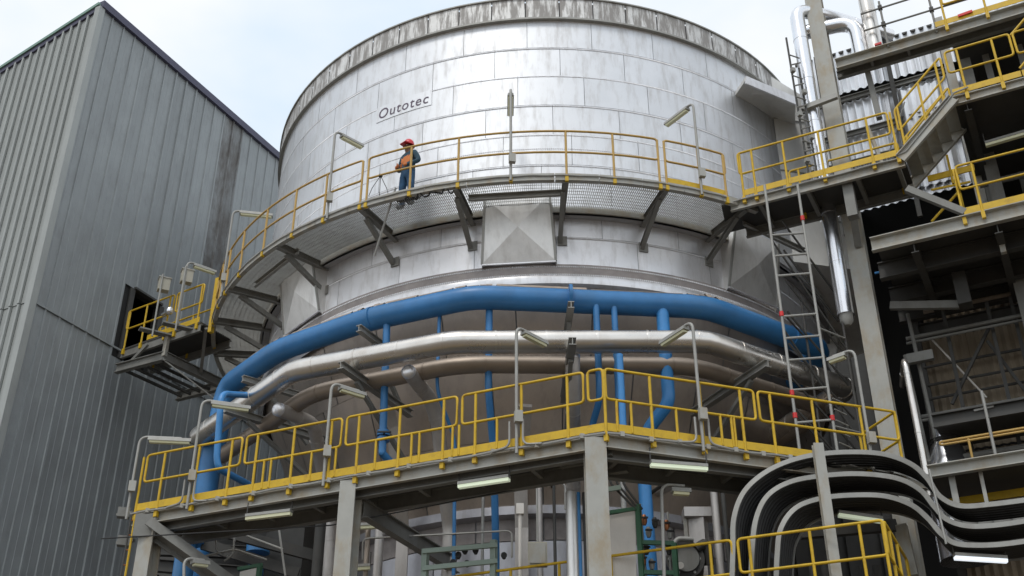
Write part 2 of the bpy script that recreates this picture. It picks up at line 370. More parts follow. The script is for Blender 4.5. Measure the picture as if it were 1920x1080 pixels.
for z in (17.2, 16.3):
    for i in range(-300, 301): rivet(i * .36, 7.41, z)
o = rv.build('rivets', 'alu_low', tank); o['kind'] = 'stuff'
# cone and lower drum
b = MB(); b.lathe(ax, [(5.25, 9.5), (7.02, 13.7), (7.15, 13.86)], 96); b.build('cone_core', 'seam', tank, True)
def cone_r(z): return 5.31 + (z - 9.5) * (7.08 - 5.31) / 4.2
for z0, z1, off in ((9.8, 11.0, 0), (11.0, 12.4, 4), (12.4, 13.75, 9)):
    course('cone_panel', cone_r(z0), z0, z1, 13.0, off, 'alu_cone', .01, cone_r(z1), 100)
b = MB(); b.lathe(ax, [(5.28, 9.80), (5.50, 9.78), (5.52, 9.60), (5.28, 9.56)], 96); b.build('drum_ring', 'drum', tank, 30)
b = MB(); b.lathe(ax, [(5.25, 0), (5.25, 9.6)], 96); b.build('lower_shell', 'seam', tank, True)
for z0, z1, off in ((9.12, 9.57, 0), (8.2, 9.11, 5), (7.0, 8.2, 9), (5.8, 7.0, 2), (4.0, 5.8, 7), (2.0, 4.0, 1), (0.05, 2.0, 6)):
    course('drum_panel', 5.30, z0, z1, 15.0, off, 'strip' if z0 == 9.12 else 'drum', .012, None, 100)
# hoppers: cross-broken panels leaning out under the walkway
for hz in (-95, -50.5, -5.7, 37.0, 84):
    hw = 6.0
    T = [rp(hz - hw * .86, 7.64, 15.85), rp(hz + hw * .86, 7.64, 15.85)]
    Bm = [rp(hz - hw, 7.34, 14.38), rp(hz + hw, 7.34, 14.38)]
    ap = (T[0] + T[1] + Bm[0] + Bm[1]) / 4 + unit(rp(hz, 1, 0) - rp(hz, 0, 0)) * .10 - Vector((0, 0, .01))
    b = MB(); b.add([Bm[0], Bm[1], T[1], T[0], ap], [(0, 1, 4), (1, 2, 4), (2, 3, 4), (3, 0, 4)])
    hp = b.build('hopper_panel', 'shiny', tank)
    for sg in (-1, 1):
        i = 0 if sg < 0 else 1
        w0, w1 = rp(hz + sg * (hw + .25), 7.16, 14.22), rp(hz + sg * (hw + .1), 7.16, 15.5)
        b = MB(); b.add([Bm[i], T[i], w1, w0], [(0, 1, 2, 3)]); b.build('hopper_side', 'shiny', tank)
        b = MB(); b.beam(Bm[i], T[i], .05, .035, up=rp(hz, 1, 0) - rp(hz, 0, 0)); b.build('edge_angle', 'galv', hp)
    b = MB(); b.beam(Bm[0] - Vector((0, 0, .02)), Bm[1] - Vector((0, 0, .02)), .04, .03); b.build('edge_angle', 'alu_low', hp)
# lettering on the shell: white plate and letters bent round the drum
sg = MB(); n_ = 10
A0, A1 = -33.0, -21.4
def sp(az, dz, r): return rp(az, r, 18.85 + dz)
for i in range(n_):
    a, c2 = A0 + (A1 - A0) * i / n_, A0 + (A1 - A0) * (i + 1) / n_
    sg.hexa([sp(a, -.02, 7.412), sp(c2, -.02, 7.412), sp(c2, -.02, 7.42), sp(a, -.02, 7.42), sp(a, .42, 7.412), sp(c2, .42, 7.412), sp(c2, .42, 7.42), sp(a, .42, 7.42)])
plate = sg.build('name_plate', 'alu', tank)
cv = bpy.data.curves.new('txt', 'FONT'); cv.body = 'Outotec'; cv.size = .40; cv.space_character = 1.12; cv.resolution_u = 4; cv.shear = .12; cv.offset = .001
to = bpy.data.objects.new('txt', cv); COL.objects.link(to)
dg = bpy.context.evaluated_depsgraph_get(); dg.update(); tm = bpy.data.meshes.new_from_object(to.evaluated_get(dg))
bm = bmesh.new(); bm.from_mesh(tm); bmesh.ops.triangulate(bm, faces=bm.faces[:])
xs = [v.co.x for v in bm.verts]; x0, x1 = min(xs), max(xs)
# split into letters (loose parts)
seen = set(); isl = []
for v in bm.verts:
    if v in seen: continue
    st = [v]; seen.add(v); cur = []
    while st:
        q = st.pop(); cur.append(q)
        for e in q.link_edges:
            w = e.other_vert(q)
            if w not in seen: seen.add(w); st.append(w)
    isl.append(cur)
for cur in isl:
    idx = {v: i for i, v in enumerate(cur)}; mb = MB(); fs = {f for v in cur for f in v.link_faces}
    vs = [sp(A0 + .6 + (A1 - A0 - 1.2) * (v.co.x - x0) / (x1 - x0), .06 + v.co.y, 7.4255) for v in cur]
    mb.add(vs, [tuple(idx[v] for v in f.verts) for f in fs]); mb.build('letter', 'ink', plate)
bm.free(); bpy.data.objects.remove(to); bpy.data.curves.remove(cv); bpy.data.meshes.remove(tm)
# big duct joining the tank at upper right, with its sheet canopy
duct = thing('outlet_duct', rp(70, 9.6, 0), 'pale boxed duct joining the right side of the tank top', 'duct')
b = MB()
d0 = at(1447, 250, y=24.6); 
def dq(px, py, yy): return at(px, py, y=yy)
F0, F1 = rp(49.5, 7.43, 0), rp(100, 7.3, 0)
E0 = F0 + Vector((1.9, .45, 0)); E1 = F0 + Vector((3.2, 4.2, 0))
b.hexa([P3(F0, 15.9), P3(E0, 15.9), P3(E1, 15.9), P3(F1, 15.9), P3(F0, 21.52), P3(E0, 20.35), P3(E1, 20.35), P3(F1, 21.52)])
b.build('duct_body', 'ductwhite', duct)
for z in (17.2, 18.5, 20.1): b = MB(); b.beam(P3(F0, z) + Vector((.0, -.015, 0)), P3(E0, z) + Vector((.0, -.015, 0)), .02, .03); b.build('joint_rib', 'galv', duct)
can = thing('sheet_canopy', rp(45, 7.6, 0), 'long pale sheet-metal canopy jutting from the tank wall at upper right', 'canopy')
c0 = rp(37.5, 7.42, 19.95); c1 = rp(60, 7.42, 20.2); c2 = c1 + Vector((1.6, -.5, 0)); c3 = c0 + Vector((.15, -.55, 0))
c4 = at(1492, 190, y=c3.y + .5)
b = MB(); b.hexa([c0, c3, c4, c1, c0 + Vector((0, 0, .1)), c3 + Vector((0, 0, .1)), c4 + Vector((0, 0, .1)), c1 + Vector((0, 0, .1))]); b.build('canopy_sheet', 'ductwhite', can)
b = MB(); b.beam(c3, c4, .05, .24); b.build('front_lip', 'alu_low', can)
# ================================================================== railing builder
def railing(root, path, z, loops, posts, m='yellow', toe=None, subs=(), ds=.5, foot=True, h=1.1, r=.024, out=Vector((0, 0, 0)), low=.17):
    """loops: (s0,s1) closed handrail panels (top rail turning down into knee rail); posts at s; toe board spans; short posts at subs"""
    def pz(s, dz): p = path(s); return Vector((p.x, p.y, z + dz))
    for s0, s1 in loops:
        k = max(1, int((s1 - s0) / ds)); ss = [s0 + (s1 - s0) * i / k for i in range(k + 1)]
        pts = [pz(s, h) for s in ss] + [pz(s, .56) for s in reversed(ss)]
        MB().tube(fillet(pts, .07, 3, True) if k == 1 else fillet_ends(pts, k), r, 8, True).build('handrail', m, root, 60)
    for s in posts:
        o = MB().tube([pz(s, -low), pz(s, h - r)], r * 1.05, 8).build('post', m, root, 60)
        if foot:
            d = unit(path(s + .01) - path(s - .01)); a = math.atan2(d.y, d.x)
            MB().box(pz(s, -.10), (.07, .07, .15), a).build('foot_clamp', 'yellow', o)
    for s in subs: MB().tube([pz(s, .02), pz(s, .56)], r * .95, 8).build('stub_post', m, root, 60)
    for s0, s1 in (toe or ()):
        k = max(1, int((s1 - s0) / ds))
        for i in range(k):
            a, c = pz(s0 + (s1 - s0) * i / k, .075), pz(s0 + (s1 - s0) * (i + 1) / k, .075)
            MB().beam(a, c, .012, .14).build('toe_board', 'yellow', root)
def fillet_ends(pts, k):
    # round only the four corners of a loop whose top and bottom each hold k+1 points
    m = len(pts); out = []
    for i in range(m):
        if i in (0, k, k + 1, m - 1):
            a, b, c = pts[i - 1], pts[i], pts[(i + 1) % m]; p = b + unit(a - b) * .08; q = b + unit(c - b) * .08
            for t in (0, .33, .67, 1): out.append(p * (1 - t)**2 + b * 2 * t * (1 - t) + q * t * t)
        else: out.append(pts[i])
    return out
def lamp(name, pts, tip, label, group, lit='diffuser', pole='galv', box_at=None, L=None, boxz=.35, drop=.06):
    """bent-over pole carrying a long fluorescent fixture; pts = pole foot and bend, tip = far end of the fixture"""
    foot, top = Vector(pts[0]), Vector(pts[1]); tip = Vector(tip); base = foot.copy()
    t = thing(name, base, label, 'lamp', group)
    d = unit(tip - top)
    MB().tube(fillet([foot, top, top + d * min(.9, (tip - top).length * .8)], .16, 5), .028, 8).build('pole', pole, t, 60)
    h = MB(); a, c = top + d * .16 - Vector((0, 0, drop)), tip - Vector((0, 0, drop))
    h.prof(a, c, [(-.07, -.02), (.07, -.02), (.055, .05), (-.055, .05)]); hs = h.build('lamp_housing', 'galv', t)
    MB().prof(a + d * .03, c - d * .03, [(-.055, -.022), (-.04, -.06), (.04, -.06), (.055, -.022)]).build('diffuser', lit, hs)
    if boxz:
        MB().box(foot + Vector((0, 0, boxz)) + Vector((.03, -.06, 0)), (.13, .1, .2), .2).build('junction_box', 'pale', t)
    return t
# ================================================================== ring walkway round the tank
ZP = 15.64; RO = 8.62; RI = 7.44
ring = thing('ring_walkway', (TX, TY, ZP), 'curved grating walkway ringing the upper tank with sun-bleached yellow railing', 'walkway')
def arc(s): return rp(s / RO * 180 / math.pi, RO, 0)          # s metres from the point nearest the viewer
def S2(az): return rad(az) * RO
posts = [-72.5, -67, -62.2, -55.8, -48.2, -40.9, -34.5, -28.0, -27.0, -20.2, -13.2, -5.9, 1.6, 8.1, 14.5, 15.5, 20.6, 24.7]
railing(ring, arc, ZP, [(S2(-73), S2(-28)), (S2(-27), S2(14.5)), (S2(15.5), S2(24.9))], [S2(a) for a in posts], 'tan', toe=[(S2(15.6), S2(24.9))], ds=.35)
for a0 in range(-96, 26, 6):
    MB().lathe(ax, [(RO - .09, ZP - .145), (RO + .015, ZP - .145), (RO + .015, ZP + .02), (RO - .005, ZP + .02), (RO - .005, ZP - .12), (RO - .09, ZP - .12), (RO - .09, ZP - .145)], 4, a0 + .05, a0 + 5.95).build('edge_channel', 'pale', ring, 30)
MB().lathe(ax, [(RI - .04, ZP - .12), (RI, ZP - .12), (RI, ZP + .02), (RI - .04, ZP + .02)], 60, -100, 32).build('inner_channel', 'pale', ring, 30)
MB().tube([rp(a * .5, RO + .035, ZP - .045 + .006 * math.sin(a * .7)) for a in range(-150, 50)], .016, 6).build('conduit', 'galv', ring, True)
gr = MB(); da = math.degrees(.045 / RO)
a = -100.0
while a < 30:
    p, q = rp(a, RI + .01, ZP), rp(a, RO - .03, ZP); gr.beam(p - Vector((0, 0, .015)), q - Vector((0, 0, .015)), .006, .03); a += da
for i in range(11):
    r = RI + .06 + i * .108
    for j in range(-50, 15): gr.beam(rp(j * 2, r, ZP - .004), rp(j * 2 + 2, r, ZP - .004), .008, .008)
o = gr.build('grating', 'galv', ring); o['kind'] = 'stuff'
for i, a in enumerate((-96, -84, -72, -60.5, -44.6, -28.0, -13.6, 1.5, 15.4, 28)):
    k = MB(); k.ibeam(rp(a, 7.2, ZP - .11), rp(a, RO - .02, ZP - .11), .11, .16, .012); br = k.build('bracket_arm', 'steel', ring)
    MB().chan(rp(a, 7.22, ZP - .72), rp(a, RO - .30, ZP - .2), .09, .11, .012).build('bracket_strut', 'steel', br)
    MB().box(rp(a, 7.215, ZP - .70), (.2, .03, .22), rad(a)).build('bracket_plate', 'steel', br)
for a in (-50.5, -5.7, 37):   # beams carrying the hopper heads
    MB().chan(rp(a - 6.9, 8.10, ZP - .11), rp(a + 6.9, 8.10, ZP - .11), .07, .14, .014).build('hopper_beam', 'galv', ring)
# dark pipe scaffolding bits and hoses lying under the grating: a loose hose
hose = MB(); hp_ = [rp(-21 + i * .55, 8.55 + .10 * math.sin(i * 1.9), ZP - .16 - .07 * math.sin(i * 2.7)) for i in range(14)]
hose.tube(fillet(hp_, .1, 3), .018, 6); tag(hose.build('hose', 'black', None, True), 'black hose dangling below the ring walkway under the worker', 'hose')
rod = MB(); rod.tube([at(742, 352, r=8.5), rp(-27.2, 8.15, 14.55)], .022, 8); tag(rod.build('hanging_rod', 'galv', None, True), 'thin grey rod hanging below the ring walkway beside the worker', 'rod')
sack = MB(); 
for i in range(5): sack.ball(rp(-22.5 + i * .55, 8.3, ZP + .08 + .03 * (i % 2)), (.16, .13, .09), 8)
tag(sack.build('cable_coil', 'black', None, True), 'black coil of cable on the walkway at the worker\'s feet', 'cable')
def ringlamp(az, ztop, tippx, label):
    f = rp(az, RO + .05, ZP - .15); tp = rp(az, RO + .05, ztop); tip = at(*tippx, z=ztop - .02)
    lamp('walkway_lamp', (f, tp), tip, label, 'lamps along the ring walkway', boxz=.5)
ringlamp(-33.5, 17.83, (680, 272), 'fluorescent lamp on bent pole left of the name lettering, on ring walkway')
ringlamp(-5.9, 17.9, (957, 212), 'upright end-on fluorescent lamp pole near the middle of the ring walkway')
ringlamp(20.5, 17.9, (1248, 231), 'fluorescent lamp pole at the right end of the ring walkway, arm to the left')
ringlamp(-63.3, 17.95, (512, 402), 'fluorescent lamp on the left bend of the ring walkway against the hall')
# ------------------------------------------------------------------ bridge to the hall door
bz = ZP
bridge = thing('door_bridge', (-8.9, 26.6, bz - .9), 'short steel bridge with yellow railing from ring walkway to dark hall doorway', 'walkway')
B0 = Vector((-7.72, 25.55, 0)); B1 = Vector((-10.12, 27.05, 0)); bd = unit(B1 - B0); bn = Vector((-bd.y, bd.x, 0))
if bn.y < 0: bn = -bn
bl = (B1 - B0).length
def bp_(s): return B0 + bd * s
railing(bridge, bp_, bz, [(.05, 1.0), (1.1, bl - .05)], [.12, .9, 1.25, 2.1, bl - .1], 'yellow', toe=[(.05, 1.9)], ds=1)
def bp2(s): return B0 + bn * 1.05 + bd * s
railing(bridge, bp2, bz, [(.45, bl - .05)], [.5, 1.5, bl - .1], 'yellow', ds=1)
k = MB(); q = [B0, B1, B1 + bn * 1.05, B0 + bn * 1.05]; k.hexa([P3(p, bz - .05) for p in q] + [P3(p, bz) for p in q]); k.build('deck', 'dark', bridge)
for off in (0.02, 1.03): MB().chan(P3(B0 + bn * off, bz - .15), P3(B1 + bn * off, bz - .15), .08, .2).build('side_channel', 'steel', bridge)
fz = 14.95
f1, f2, f3 = at(218, 692, z=fz), at(308, 668, z=fz), at(420, 722, z=fz)
f4 = f1 + (f3 - f2)
for p, q in ((f1, f2), (f2, f3), (f3, f4)): MB().ibeam(p, q, .14, .24, .018).build('frame_beam', 'steel', bridge)
MB().beam(P3(f2, fz), P3(f2, bz - .1), .1, .1).build('frame_post', 'pale', bridge)
MB().beam(f1 + Vector((.2, .1, .1)), P3(B1 + bd * -1.0, bz - .12), .06, .09).build('brace', 'steel', bridge)
MB().tube([f2 + Vector((0, 0, -.1)), at(425, 765, y=f2.y + .6)], .018, 6).build('stay_rod', 'galv', bridge, True)
MB().beam(f2 + (f3 - f2) * .6, P3(B0 + bn * .2, bz - .1), .08, .08).build('frame_post', 'steel', bridge)
for i in range(5): MB().beam(f1.lerp(f2, .1 + i * .2) + Vector((0, 0, -.02)), f4.lerp(f3, .1 + i * .2) + Vector((0, 0, -.02)), .05, .07).build('frame_joist', 'dark', bridge)
# yellow gate post at the junction
gatep = MB(); gatep.beam(rp(-74, RO + .02, ZP - .3), rp(-74, RO + .02, ZP + 1.25), .1, .12); gatep.build('gate_post', 'yellow', bridge)
for i, (px, py, lab) in enumerate(((307, 535, 'beige junction box on pole nearest the dark hall doorway'), (350, 520, 'beige junction box beside the bracket lamp on the door bridge'))):
    p = at(px, py, y=25.9 - .3 * i); t = thing('junction_box', P3(p, bz), lab, 'junction box', 'junction boxes by the hall door')
    MB().box(p, (.28, .2, .34), .45).build('enclosure', 'box', t)
    MB().box(p + Vector((.0, 0, .185)), (.32, .24, .03), .45).build('lid', 'pale', t)
    MB().tube([P3(p, bz - .3) + Vector((-.02, -.14, 0)), p + Vector((-.02, -.14, .25))], .024, 8).build('pole', 'galv', t, True)
    k = MB(); k.beam(P3(p, bz - .12) + Vector((-.35, -.2, 0)), P3(p, bz - .12) + Vector((.4, .25, 0)), .2, .04); k.build('base_tray', 'steel', t)
pt = at(352, 490, y=25.5); lamp('bracket_lamp', (P3(pt, bz - .1), P3(pt, pt.z)), at(405, 508, z=pt.z - .02), 'small fluorescent bracket lamp above the door bridge railing', None, boxz=0)
sp_ = MB(); sp_.ball(at(318, 583, y=25.9), (.1, .1, .12), 10); sp_.tube([at(318, 583, y=25.9), at(305, 590, y=26.2)], .05, 8); tag(sp_.build('horn_speaker', 'mirror', None, True), 'small silver horn at the door bridge railing', 'horn')

# ================================================================== ring pipes
def poly_pipe(root, az, r, z, rad_, m, name, bend=.55, seam=None, endcap=False, k=5, extra=None):
    pts = [rp(a, r, z) for a in az] if not callable(z) else [rp(a, r, z(a)) for a in az]
    if extra: pts += extra
    full = fillet(pts, bend, k)
    MB().tube(full, rad_, 20).build(name, m, root, 60)
    return full
def clamps(root, pts, rad_, step, m, name, w=.05, grow=.012):
    # joint bands every step metres along the pipe
    acc = 0
    for i in range(1, len(pts)):
        d = pts[i] - pts[i - 1]; Ld = d.length; u_ = unit(d)
        while acc < Ld:
            p = pts[i - 1] + u_ * acc; MB().tube([p - u_ * w / 2, p + u_ * w / 2], rad_ + grow, 20).build(name, m, root, 60); acc += step
        acc -= Ld
bluep = thing('blue_ring_pipe', rp(0, 7.95, 0), 'thick blue pipe bending round the tank below the upper shell', 'pipe')
zb = 13.14
vb = at(376, 812, r=8.2); 
bpts = [rp(a, r, zb) for a, r in ((52, 6.9), (45, 8.12), (21.5, 8.16), (-11.5, 8.16), (-28, 8.02), (-45.5, 8.16), (-61.5, 8.3))]
bpts += [P3(bpts[-1] + Vector((-.18, .12, 0)), 11.2), P3(bpts[-1] + Vector((-.18, .12, 0)), 1.0)]
bf = fillet(bpts, .38, 3); MB().tube(bf, .24, 24).build('pipe', 'blue', bluep, 60)
dz = MB()
for i in range(2, len(bf) - 9):
    p, q = bf[i], bf[i + 1]; d = unit(q - p); x = unit(d.cross(Vector((0, 0, 1))))
    for t0, t1, w in ((0.02, .5, .15), (.52, .98, .12)):
        a_, c_ = p.lerp(q, t0), p.lerp(q, t1); w *= .8 + .4 * random.random(); dh = .02 + .06 * random.random()
        vs = []
        for c0_ in (a_, c_):
            for th in (-1, -.4, .4, 1):
                vs.append(c0_ + x * (w * th) + Vector((0, 0, math.sqrt(.244**2 - (w * th)**2) + dh * (1 - th * th))))
        dz.add(vs, [(j, j + 1, j + 5, j + 4) for j in range(3)])
o = dz.build('dust_layer', 'dust', bluep, True); o['kind'] = 'stuff'
for a in (2, -27.5, 38): 
    p = rp(a, 8.03, zb); d = Vector((math.cos(rad(a)), math.sin(rad(a)), 0)); MB().tube([p - d * .03, p + d * .03], .24, 20).build('joint_band', 'blue', bluep, 60)
silv = thing('silver_ring_pipe', rp(0, 8.5, 0), 'thick silver-clad pipe bending round the tank under the blue pipe', 'pipe')
zs = 11.98
spts = [rp(a, r, z) for a, r, z in ((52, 6.1, 11.93), (43, 8.72, 11.93), (18.6, 8.78, 11.98), (-13.2, 8.72, 11.88), (-36.2, 8.78, 11.97), (-61.6, 8.75, 11.83))]
sf = fillet(spts, .2, 2); MB().tube(sf, .22, 24).build('cladding', 'silver', silv, 60)
clamps(silv, sf, .22, .95, 'silver', 'joint_band', .04, .007)
ec = unit(spts[-1] - spts[-2]); MB().tube([spts[-1], spts[-1] + ec * .1, spts[-1] + ec * .17, spts[-1] + ec * .2], .2, 24, rs=[.22, .2, .13, .03]).build('end_cap', 'silver', silv, 60)
silv2 = thing('rear_silver_pipe', rp(0, 8.0, 0), 'thinner silver pipe running behind and below the silver ring pipe', 'pipe')
s2 = [rp(a, r, z) for a, r, z in ((53, 6.1, 11.8), (45, 8.0, 11.8), (19, 8.1, 11.8), (-13.2, 8.1, 11.72), (-36.2, 8.2, 11.72), (-61, 8.25, 11.42))]
s2f = fillet(s2, .5, 5); MB().tube(s2f, .17, 20).build('cladding', 'dull', silv2, 60); clamps(silv2, s2f, .17, 1.2, 'dull', 'joint_band', .04, .006)
# cantilever brackets carrying the ring pipes
for i, (a, lab) in enumerate(((-52, 'leftmost upper bracket under the blue ring pipe'), (-27.5, 'upper bracket under the blue pipe left of the tall blue drop'), (1.8, 'upper bracket under the blue ring pipe near the middle'))):
    t = thing('pipe_bracket', rp(a, 7, 12.4), lab, 'bracket', 'brackets under the blue ring pipe')
    MB().ibeam(rp(a, 6.9, zb - .42), rp(a, 8.45, zb - .42), .12, .14, .014).build('arm', 'galv', t)
    MB().beam(rp(a, 6.75, zb - 1.5), rp(a, 7.9, zb - .5), .08, .08).build('strut', 'steel', t)
for i, (a, lab) in enumerate(((-48, 'leftmost bracket under the silver ring pipe'), (-27, 'bracket under the silver pipe beside the left capped elbow'), (1.5, 'bracket under the silver ring pipe near its middle'), (26, 'bracket under the right bend of the silver pipe'))):
    t = thing('pipe_bracket', rp(a, 6.8, 11), lab, 'bracket', 'brackets under the silver ring pipe')
    MB().ibeam(rp(a, 6.5, 11.62), rp(a, 9.05, 11.62), .14, .15, .014).build('arm', 'galv', t)
    MB().beam(rp(a, 6.35, 10.4), rp(a, 8.5, 11.5), .08, .08).build('strut', 'steel', t)
# blue drop pipes
def drop(name, pts, r_, m, label, cat='pipe', group=None, valve=None, bend=.25, n_=14):
    P = [Vector(p) for p in pts]; base = min(P, key=lambda p: p.z).copy()
    t = thing(name, base, label, cat, group); MB().tube(fillet(P, bend, 5), r_, n_).build('pipe', m, t, 60)
    if valve is not None:
        v = Vector(valve); MB().tube([v - Vector((0, 0, .05)), v + Vector((0, 0, .05))], r_ + .05, 12).build('flange', 'blue', t, 60)
        MB().tube([v - Vector((0, 0, .16)), v - Vector((0, 0, .1))], r_ + .05, 12).build('flange', 'blue', t, 60)
        k = MB(); k.tube([v + Vector((0, 0, -.05)), v + Vector((.04, -.2, -.05))], .018, 6); k.beam(v + Vector((-.09, -.2, -.05)), v + Vector((.17, -.2, -.05)), .03, .03); k.build('valve_handle', 'black', t)
    return t
gB = 'blue pipes dropping from the ring pipe'
def rA(px, py, r): return at(px, py, r=r)
p = rA(724, 625, 8.0); q = rA(717, 845, 7.9)
drop('blue_drop_pipe', [P3(p, zb), P3(q, 10.2), P3(q, q.z - .05), q + Vector((.25, .3, -.25))], .075, 'blue', 'blue drop pipe left of the left capped elbow, with flanges', valve=P3(q, q.z + .35), group=gB)
p = rA(823, 620, 7.95); drop('blue_drop_pipe', [P3(p, zb), P3(p, 11.3), P3(p + Vector((.35, .5, 0)), 10.5), P3(p + Vector((.40, .7, 0)), 6)], .035, 'blue', 'thin dark blue drop pipe between the two capped elbows', group=gB)
p = rA(917, 610, 7.95); drop('blue_drop_pipe', [P3(p, zb), P3(p, 11.2), P3(p + Vector((.1, .55, 0)), 10.2), P3(p + Vector((.15, 1.1, 0)), 8.4), P3(p + Vector((.15, 1.1, 0)), 4)], .07, 'blue', 'blue drop pipe passing behind the platform left of the middle lamp pole', group=gB)
p = rA(1119, 610, 7.95); drop('blue_drop_pipe', [P3(p, zb), P3(p, 11.3), P3(p + Vector((0, .1, 0)), 11.0), P3(p + Vector((-.15, .6, 0)), 10.6), P3(p + Vector((-.15, .65, 0)), 6)], .065, 'blue', 'blue drop pipe nearest the right capped stub, curving inward', group=gB)
p = rA(1153, 610, 7.95); drop('blue_drop_pipe', [P3(p, zb), P3(p, 11.0)], .062, 'blue', 'short blue drop pipe running behind the silver pipe, second right of the capped stub', group=gB)
p = rA(1243, 600, 8.0); drop('blue_drop_pipe', [P3(p, zb), P3(p, 11.35), P3(p, 11.0), P3(p + Vector((-.45, .45, 0)), 10.55), P3(p + Vector((-.5, .5, 0)), 9.9), P3(p + Vector((-.42, .5, 0)), 3)], .125, 'blue2', 'thickest blue drop pipe, bending left below the silver pipe', group=gB, bend=.35)
p = rA(1162, 665, 9.1); q = rA(1168, 790, 9.1); drop('blue_stand_pipe', [P3(q, 9.0), P3(q, p.z)], .062, 'blue2', 'bright blue standpipe with valve behind the platform corner', valve=P3(q, 9.75))
p = at(415, 740, y=20.9); q = at(405, 870, y=20.9); drop('blue_hoop_pipe', [at(470, 910, y=22.4), at(412, 868, y=20.9) - Vector((0, 0, .12)), P3(q, q.z + .1), P3(p, p.z + .02), at(478, 742, y=22.2)], .065, 'blue2', 'light blue hooped pipe rising at the left end of the lower platform', bend=.22)
# silver downcomers with capped elbows
gD = 'silver downcomers with capped heads'
def downcomer(cap, elbow, pts, r_, label):
    P = [Vector(cap), Vector(elbow)] + [Vector(p) for p in pts]; t = thing('silver_downcomer', min(P, key=lambda p: p.z), label, 'pipe', gD)
    MB().tube(fillet(P, .16, 4), r_, 18).build('cladding', 'duct', t, 60)
    d = unit(P[0] - P[1]); MB().tube([P[0] - d * .03, P[0] + d * .05, P[0] + d * .09], r_, 18, rs=[r_ + .006, r_ * .95, r_ * .5]).build('cap', 'alu_low', t, 60)
    f = fillet(P, .16, 4); clamps(t, f[3:], r_, .8, 'duct', 'joint_band', .035, .006)
downcomer(rA(766, 697, 8.35), rA(790, 728, 7.7), [rA(806, 745, 7.35), rA(822, 800, 6.9), rA(832, 905, 6.3), rA(843, 990, 5.8), P3(rA(843, 990, 5.8), 4)], .14, 'silver downcomer with bright capped elbow between two brackets, left of middle')
downcomer(rA(522, 768, 8.5), rA(560, 782, 7.9), [rA(588, 795, 7.5), rA(600, 860, 6.9), rA(622, 960, 6.1), P3(rA(632, 1000, 5.9), 4)], .14, 'leftmost silver downcomer with capped elbow under the silver ring pipe')
downcomer(rA(1074, 668, 8.2), rA(1074, 700, 8.1), [rA(1075, 760, 7.7), rA(1075, 800, 7.2), rA(1075, 960, 5.9), P3(rA(1075, 985, 5.8), 4)], .14, 'upright silver downcomer with rounded cap near the middle')
gF = 'flat silver ducts running down the cone'
for (pts, w, lab) in (([(718, 705, 7.3), (735, 800, 6.7), (748, 905, 6.2), (756, 990, 5.7)], .24, 'flat silver duct on the cone left of the left capped elbow'), ([(985, 760, 7.0), (976, 900, 5.9), (978, 990, 5.6)], .26, 'flat silver duct on the cone behind the middle lamp pole'),
                      ([(893, 790, 7.0), (565, 965, 6.1), (588, 1040, 5.8)][1:], .26, 'flat silver duct below the lower platform right of the big diagonal brace')):
    P = [rA(*p) for p in pts]; P.append(P3(P[-1], 4)); t = thing('flat_duct', P3(P[-1], 4), lab, 'duct', gF)
    for i in range(len(P) - 1): MB().beam(P[i], P[i + 1] + unit(P[i + 1] - P[i]) * .02, w, .16 - .004 * i, up=(0, -1, .1)).build('duct_section', 'duct', t)
# ================================================================== octagonal lower platform
ZL = 9.1
CA = Vector((1.49, 17.18, 0)); LA = unit(Vector((-8.54, 3.78, 0))); RA = unit(Vector((5.16, 1.69, 0)))
LN, RN = Vector((-LA.y, LA.x, 0)), Vector((-RA.y, RA.x, 0))
if LN.y < 0: LN = -LN
if RN.y < 0: RN = -RN
low = thing('lower_platform', (CA.x, CA.y, ZL - .3), 'angled steel platform with bright yellow railing wrapped round the cone', 'walkway')
def pl(s): return CA + LA * s
def pr_(s): return CA + RA * s
railing(low, pl, ZL, [(.02, .28), (.36, 2.55), (2.65, 4.82), (4.92, 6.94), (7.04, 9.20)], [.0, .64, 1.46, 2.3, 2.9, 3.75, 4.57, 5.13, 5.91, 6.7, 7.26, 8.0, 8.79, 9.29], 'yellow', toe=[(0, 2.3), (2.3, 4.57), (4.57, 6.7), (6.7, 9.3)], subs=[1.9, 2.6, 2.72, 3.35, 3.5, 4.2, 5.0, 5.5, 6.35, 6.5], ds=2.3)
railing(low, pr_, ZL, [(.02, 2.72), (2.80, 5.5)], [.81, 1.71, 2.46, 3.03, 3.84, 4.78], 'yellow', toe=[(0, 2.7), (2.7, 5.5)], subs=[.2, .45, 1.25, 2.05, 2.25, 2.3], ds=3)
MB().tube(fillet([P3(CA + RA * 5.5, ZL + 1.1), P3(CA + RA * 5.5 + RN * 1.1, ZL + 1.1), P3(CA + RA * 5.5 + RN * 1.1, ZL + .56), P3(CA + RA * 5.5, ZL + .56)], .07, 3), .024, 8).build('handrail', 'yellow', low, 60)
for s in (0.02, 1.1): MB().tube([P3(CA + RA * 5.5 + RN * s, ZL - .1), P3(CA + RA * 5.5 + RN * s, ZL + 1.1)], .026, 8).build('post', 'yellow', low, 60)
WD = 1.15
inn = CA + (LN + RN).normalized() * (WD / math.cos(rad(20)))
for poly in ([CA + LA * 9.3, CA, inn, CA + LA * 9.3 + LN * WD], [CA, CA + RA * 6.0, CA + RA * 6.0 + RN * WD, inn]):
    k = MB(); k.hexa([P3(p, ZL - .055) for p in poly] + [P3(p, ZL - .005) for p in poly]); k.build('deck', 'dark', low)
